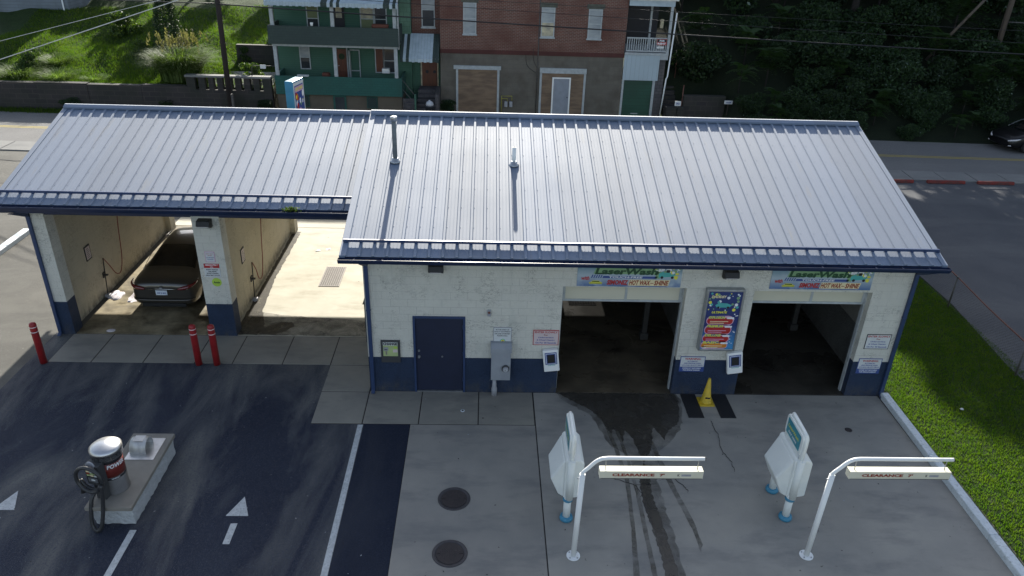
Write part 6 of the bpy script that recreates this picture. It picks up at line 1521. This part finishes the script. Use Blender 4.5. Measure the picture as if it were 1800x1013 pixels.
# evergreen
n = 9000; tz = rng.uniform(0, 1, n) ** .8; rad = (1 - tz) ** .6 * .95 * rng.uniform(.6, 1.05, n); th = rng.uniform(0, 6.28, n)
pts = np.stack([rad * np.cos(th), rad * np.sin(th), tz * 4.6], 1)
me = leaf_mesh('foliage', pts, .075, (rng.random(n) < .25).astype(int), ['leaf1', 'leaf2'], .35)
t = thing('evergreen_tree', 'dark conical evergreen standing on the grassy slope behind the tall grass', 'tree', (-16.4, 32.2, hl(-16.4, 32.2))); obj('foliage', me, t); obj('trunk', stem_me, t)
def blades(n, fx, fy, fz, h, wd, lean, mats, nm, w2=.3, jitter=.5):
    x = fx(n); y = fy(n); z = fz(x, y); th = rng.uniform(0, 6.28, n); hh = h * rng.uniform(.5, 1.3, n); ln = lean * rng.uniform(.2, 1, n) * hh; az = rng.uniform(0, 6.28, n)
    p = np.stack([x, y, z], 1); wv = np.stack([np.cos(th), np.sin(th), 0 * th], 1) * (wd / 2); tip = p + np.stack([np.cos(az) * ln, np.sin(az) * ln, hh], 1)
    v = np.stack([p - wv, p + wv, tip], 1).reshape(-1, 3); return raw(nm, v, 3, rng.integers(0, len(mats), n), mats)
zl_lawn = np.vectorize(lambda x, y: -.03)
me = blades(95000, lambda n: rng.uniform(13.1, 17.5, n), lambda n: rng.uniform(-6.5, 8.4, n), lambda x, y: -.03 + 0 * x, .06, .018, .35, ['blade', 'blade', 'blade', 'slopeb'], 'grass')
tag(obj('grass', me), 'short mown grass of the side lawn', 'grass', kind='stuff')
hlv = np.vectorize(hl)
def dens_y(n): return 26.4 + 14 * rng.uniform(0, 1, n) ** 1.5
me = blades(90000, lambda n: rng.uniform(-27, -9, n), dens_y, lambda x, y: hlv(x, y) - .02, .16, .03, .9, ['blade', 'blade2'], 'grass')
tag(obj('grass', me), 'uncut grass on the slope above the retaining wall', 'grass', kind='stuff')
me = blades(9000, lambda n: rng.uniform(-40, -9, n), lambda n: rng.uniform(25.0, 25.98, n), lambda x, y: -.02 + 0 * x, .14, .03, .8, ['blade'], 'grass')
tag(obj('grass', me), 'strip of grass at the foot of the retaining wall', 'grass', kind='stuff')
# tall ornamental grass clump
def reed_clump(nm, x, y, z, n, h, spread, lab, plume=True):
    # arching blades: each blade is a chain of three tapering leaves, dome-shaped clump
    a = rng.uniform(0, 6.28, n); r0 = spread * .45 * rng.uniform(0, 1, n) ** .5; L = h * rng.uniform(.55, 1.1, n); out = spread * rng.uniform(.15, .75, n)
    d = np.stack([np.cos(a), np.sin(a), 0 * a], 1); sd = np.stack([-np.sin(a), np.cos(a), 0 * a], 1); tw = rng.uniform(-1, 1, (n, 1)); sd = sd * .8 + d * tw * .6
    base = d * r0[:, None] + np.array([0, 0, -.1]); V = []; pr = base; w = rng.uniform(.018, .034, n)[:, None] * (h / 2.2) ** .5
    for j in range(1, 5):
        t = j / 4; p = base + d * (out * t * t)[:, None]; p[:, 2] += L * (t - .42 * t ** 3); f0, f1 = 1.15 - (j - 1) / 4, 1.02 - j / 4
        V.append(np.stack([pr - sd * w * f0, pr + sd * w * f0, p + sd * w * f1, p - sd * w * f1], 1)); pr = p
    v = np.concatenate(V).reshape(-1, 3); mi = np.tile((rng.random(n) < .45).astype(int), 4)
    if plume:
        k = 900; c = rng.integers(0, 60, k); ca = rng.uniform(0, 6.28, 60); cr = spread * rng.uniform(.1, .8, 60); top = h * rng.uniform(.66, .92, 60)
        P = np.stack([cr[c] * np.cos(ca[c]), cr[c] * np.sin(ca[c]), top[c]], 1) + rng.normal(size=(k, 3)) * np.array([.035, .035, .13])
        q = unit(k); q[:, 2] = np.abs(q[:, 2]) + .8; q *= .055; u = np.cross(q, unit(k)) * .35
        v = np.concatenate([v, np.stack([P - q, P + u, P + q, P - u], 1).reshape(-1, 3)]); mi = np.concatenate([mi, np.full(k, 2)])
    me = raw('blades', v, 4, mi, ['reed', 'leaf3', 'plume']); t = thing(nm, lab, 'tall grass', (x, y, z)); obj('blades', me, t); return t
reed_clump('tall_grass_clump', -14.2, 27.5, hl(-14.2, 27.5), 2600, 2.5, 2.3, 'big sunlit clump of tall ornamental grass with tan plumes by the balustrade')
reed_clump('tall_grass_clump', -13.0, 27.0, 1.3, 420, 1.3, 1.0, 'smaller grass clump leaning right of the big plumed clump', False)
for i, (x, y, s, lab) in enumerate(((-23.0, 27.6, 1.0, 'leafy weeds at the far left above the retaining wall'), (-20.8, 27.3, .8, 'low light green weeds left above the retaining wall'), (-21.9, 29.6, .8, 'light green weeds on the slope at far left'), (-18.9, 27.3, .5, 'low weeds on top of the retaining wall, middle of its length'))):
    t = reed_clump('weed_clump', x, y, hl(x, y) - .1, 700, 1.2 * s, 1.9 * s, lab, False)
lm = leaf_mesh('foliage', crown_pts(2400, .7, .6, 12, .3)[0], .06, (rng.random(2400) < .5).astype(int), ['leaf3', 'leaf2'], .55)
for i, (x, y, z, s, lab) in enumerate(((-10.3, 27.3, 1.9, .95, 'bright green shrub behind the balustrade, right of the wooden pole'), (-20.4, 34.6, None, 1.6, 'sunlit shrub below the pale house on the slope'), (-9.6, 31.0, None, 1.5, 'sunlit shrub on the slope beside the green house'), (-11.2, 30.6, None, 1.0, 'small sunlit shrub on the slope left of the green house'), (-22.8, 28.8, None, 1.1, 'sunlit leafy weeds at the far left edge of the slope'), (-17.6, 31.2, None, .8, 'low bush in the half shade before the evergreen'))):
    z = hl(x, y) + .35 * s if z is None else z
    t = thing('shrub', lab, 'shrub', (x, y, z), i); t.scale = (s, s, s); obj('foliage', lm, t)
for i, (x, s) in enumerate(((-19.6, .35), (-14.6, .3), (-9.3, .45), (.6, .4))):
    y = 25.7 if i < 3 else 26.9; t = thing('weed', ['dark weed growing at the foot of the retaining wall, left', 'dark weed at the foot of the wall near the wooden pole', 'dark weeds at the porch corner of the green house', 'low green weeds before the brick building corner'][i], 'weed', (x, y, .15), i); t.scale = (s * 1.6, s, s); obj('foliage', shr[i], t)
n = 150; P_ = np.stack([rng.uniform(-8, 12.7, n), rng.uniform(-6.5, -.1, n), np.full(n, .011)], 1); q = unit(n) * np.array([1, 1, .15]) * rng.uniform(.008, .028, (n, 1)); u = np.cross(q, np.tile([0, 0, 1.], (n, 1))) * .5 
me = raw('grit', np.stack([P_ - q, P_ + u, P_ + q, P_ - u], 1).reshape(-1, 3), 4, (rng.random(n) < .2).astype(int), ['bark', 'curtain'])
tag(obj('ground_litter', me), 'scattered leaf bits and grit on the concrete and asphalt', 'litter', kind='stuff')
blob('paper_scrap', 'small white scrap lying on the side lawn', 'litter', 14.75, -.55, .045, .04, .03, 'signwhite', 7)
# ================================================================== POLES AND WIRES
t = thing('utility_pole', 'dark wooden utility pole rising in front of the balustrade wall', 'utility pole', (-11.02, 25.4, 0)); m = MB(); m.tube([(-11.02, 25.4, -.1), (-10.86, 25.4, 9.5)], [.15, .11], 14); m.build('pole', t, 'darkwood')
m = MB(); m.box(-10.88, -10.76, 25.24, 25.36, 0, 1.2); m.build('cable_cover', t, 'post')
m = MB()
for k in range(7): m.cyl((-11.02 + .016 * k * 1.1 - .2, 25.4, 1.6 + k * .55), .01, .4, 'x', 6)
m.build('climbing_step', t, 'post')
t = thing('utility_pole', 'grey weathered utility pole leaning at the right edge of the bank', 'utility pole', (32.4, 29, .3)); m = MB(); m.tube([(32.35, 29, hr(32.3, 29) - .3), (32.45, 29, 12)], [.17, .12], 14); m.build('pole', t, 'wood')
t = thing('utility_pole', 'thin dark leaning pole among the trees of the bank', 'utility pole', (28.5, 29.5, 2.5)); m = MB(); m.tube([(28.6, 29.4, 3.2), (31.5, 29.0, 7.6)], [.09, .07], 10); m.build('pole', t, 'wood')
t = thing('street_lamp', 'pale street lamp head at the right edge against the trees', 'street lamp', (34.6, 28.5, 5)); m = MB(); m.tube([(32.45, 29, 5.5), (33.3, 28.8, 5.5), (33.7, 28.7, 5.35)], .03, 8); m.build('arm', t, 'post'); m = MB(); m.lathe((33.9, 28.7, 5.2), [(.03, -.02), (.13, 0), (.15, .08), (.06, .16)], 12); m.build('lamp_head', t, 'pvc')
def wire_(pts, r, mat, lab):
    m = MB(); m.tube(pts, r, 6); o = m.build('power_line', None, mat); x0 = Vector(pts[len(pts) // 2]); o.data.transform(Matrix.Translation(-x0)); o.location = x0; tag(o, lab, 'cable', 'overhead cables')
def span(a, b, sag, n=24): 
    a = Vector(a); b = Vector(b); return [a.lerp(b, k / n) - Vector((0, 0, sag * 4 * (k / n) * (1 - k / n))) for k in range(n + 1)]
wire_(span((-24, 20, 3.27), (-3, 20, 8.76), 0, 4), .012, 'wirelit', 'thin pale cable crossing the grassy slope, upper of the two pale ones')
wire_(span((-24, 20, 2.2), (-3, 20, 9.1), .0, 4), .022, 'wirelit', 'thick pale cable crossing the grassy slope, lower of the two pale ones')
wire_(span((-45, 25, 6.2), (-10.9, 25.3, 5.75), .1), .024, 'wire', 'dark cable along the top of the grassy slope')
wire_(span((-10.9, 25.3, 5.72), (45, 25, 4.1), .15), .035, 'wire', 'thick dark cable crossing both house fronts')
wire_(span((-10.9, 25.3, 6.4), (45, 25, 4.6), .12), .013, 'wire', 'thin dark cable just above the thick one across the brick front')
wire_(span((-10.9, 25.3, 6.7), (45, 25, 5.3), .12), .011, 'wire', 'topmost thin dark cable across the porch awning')
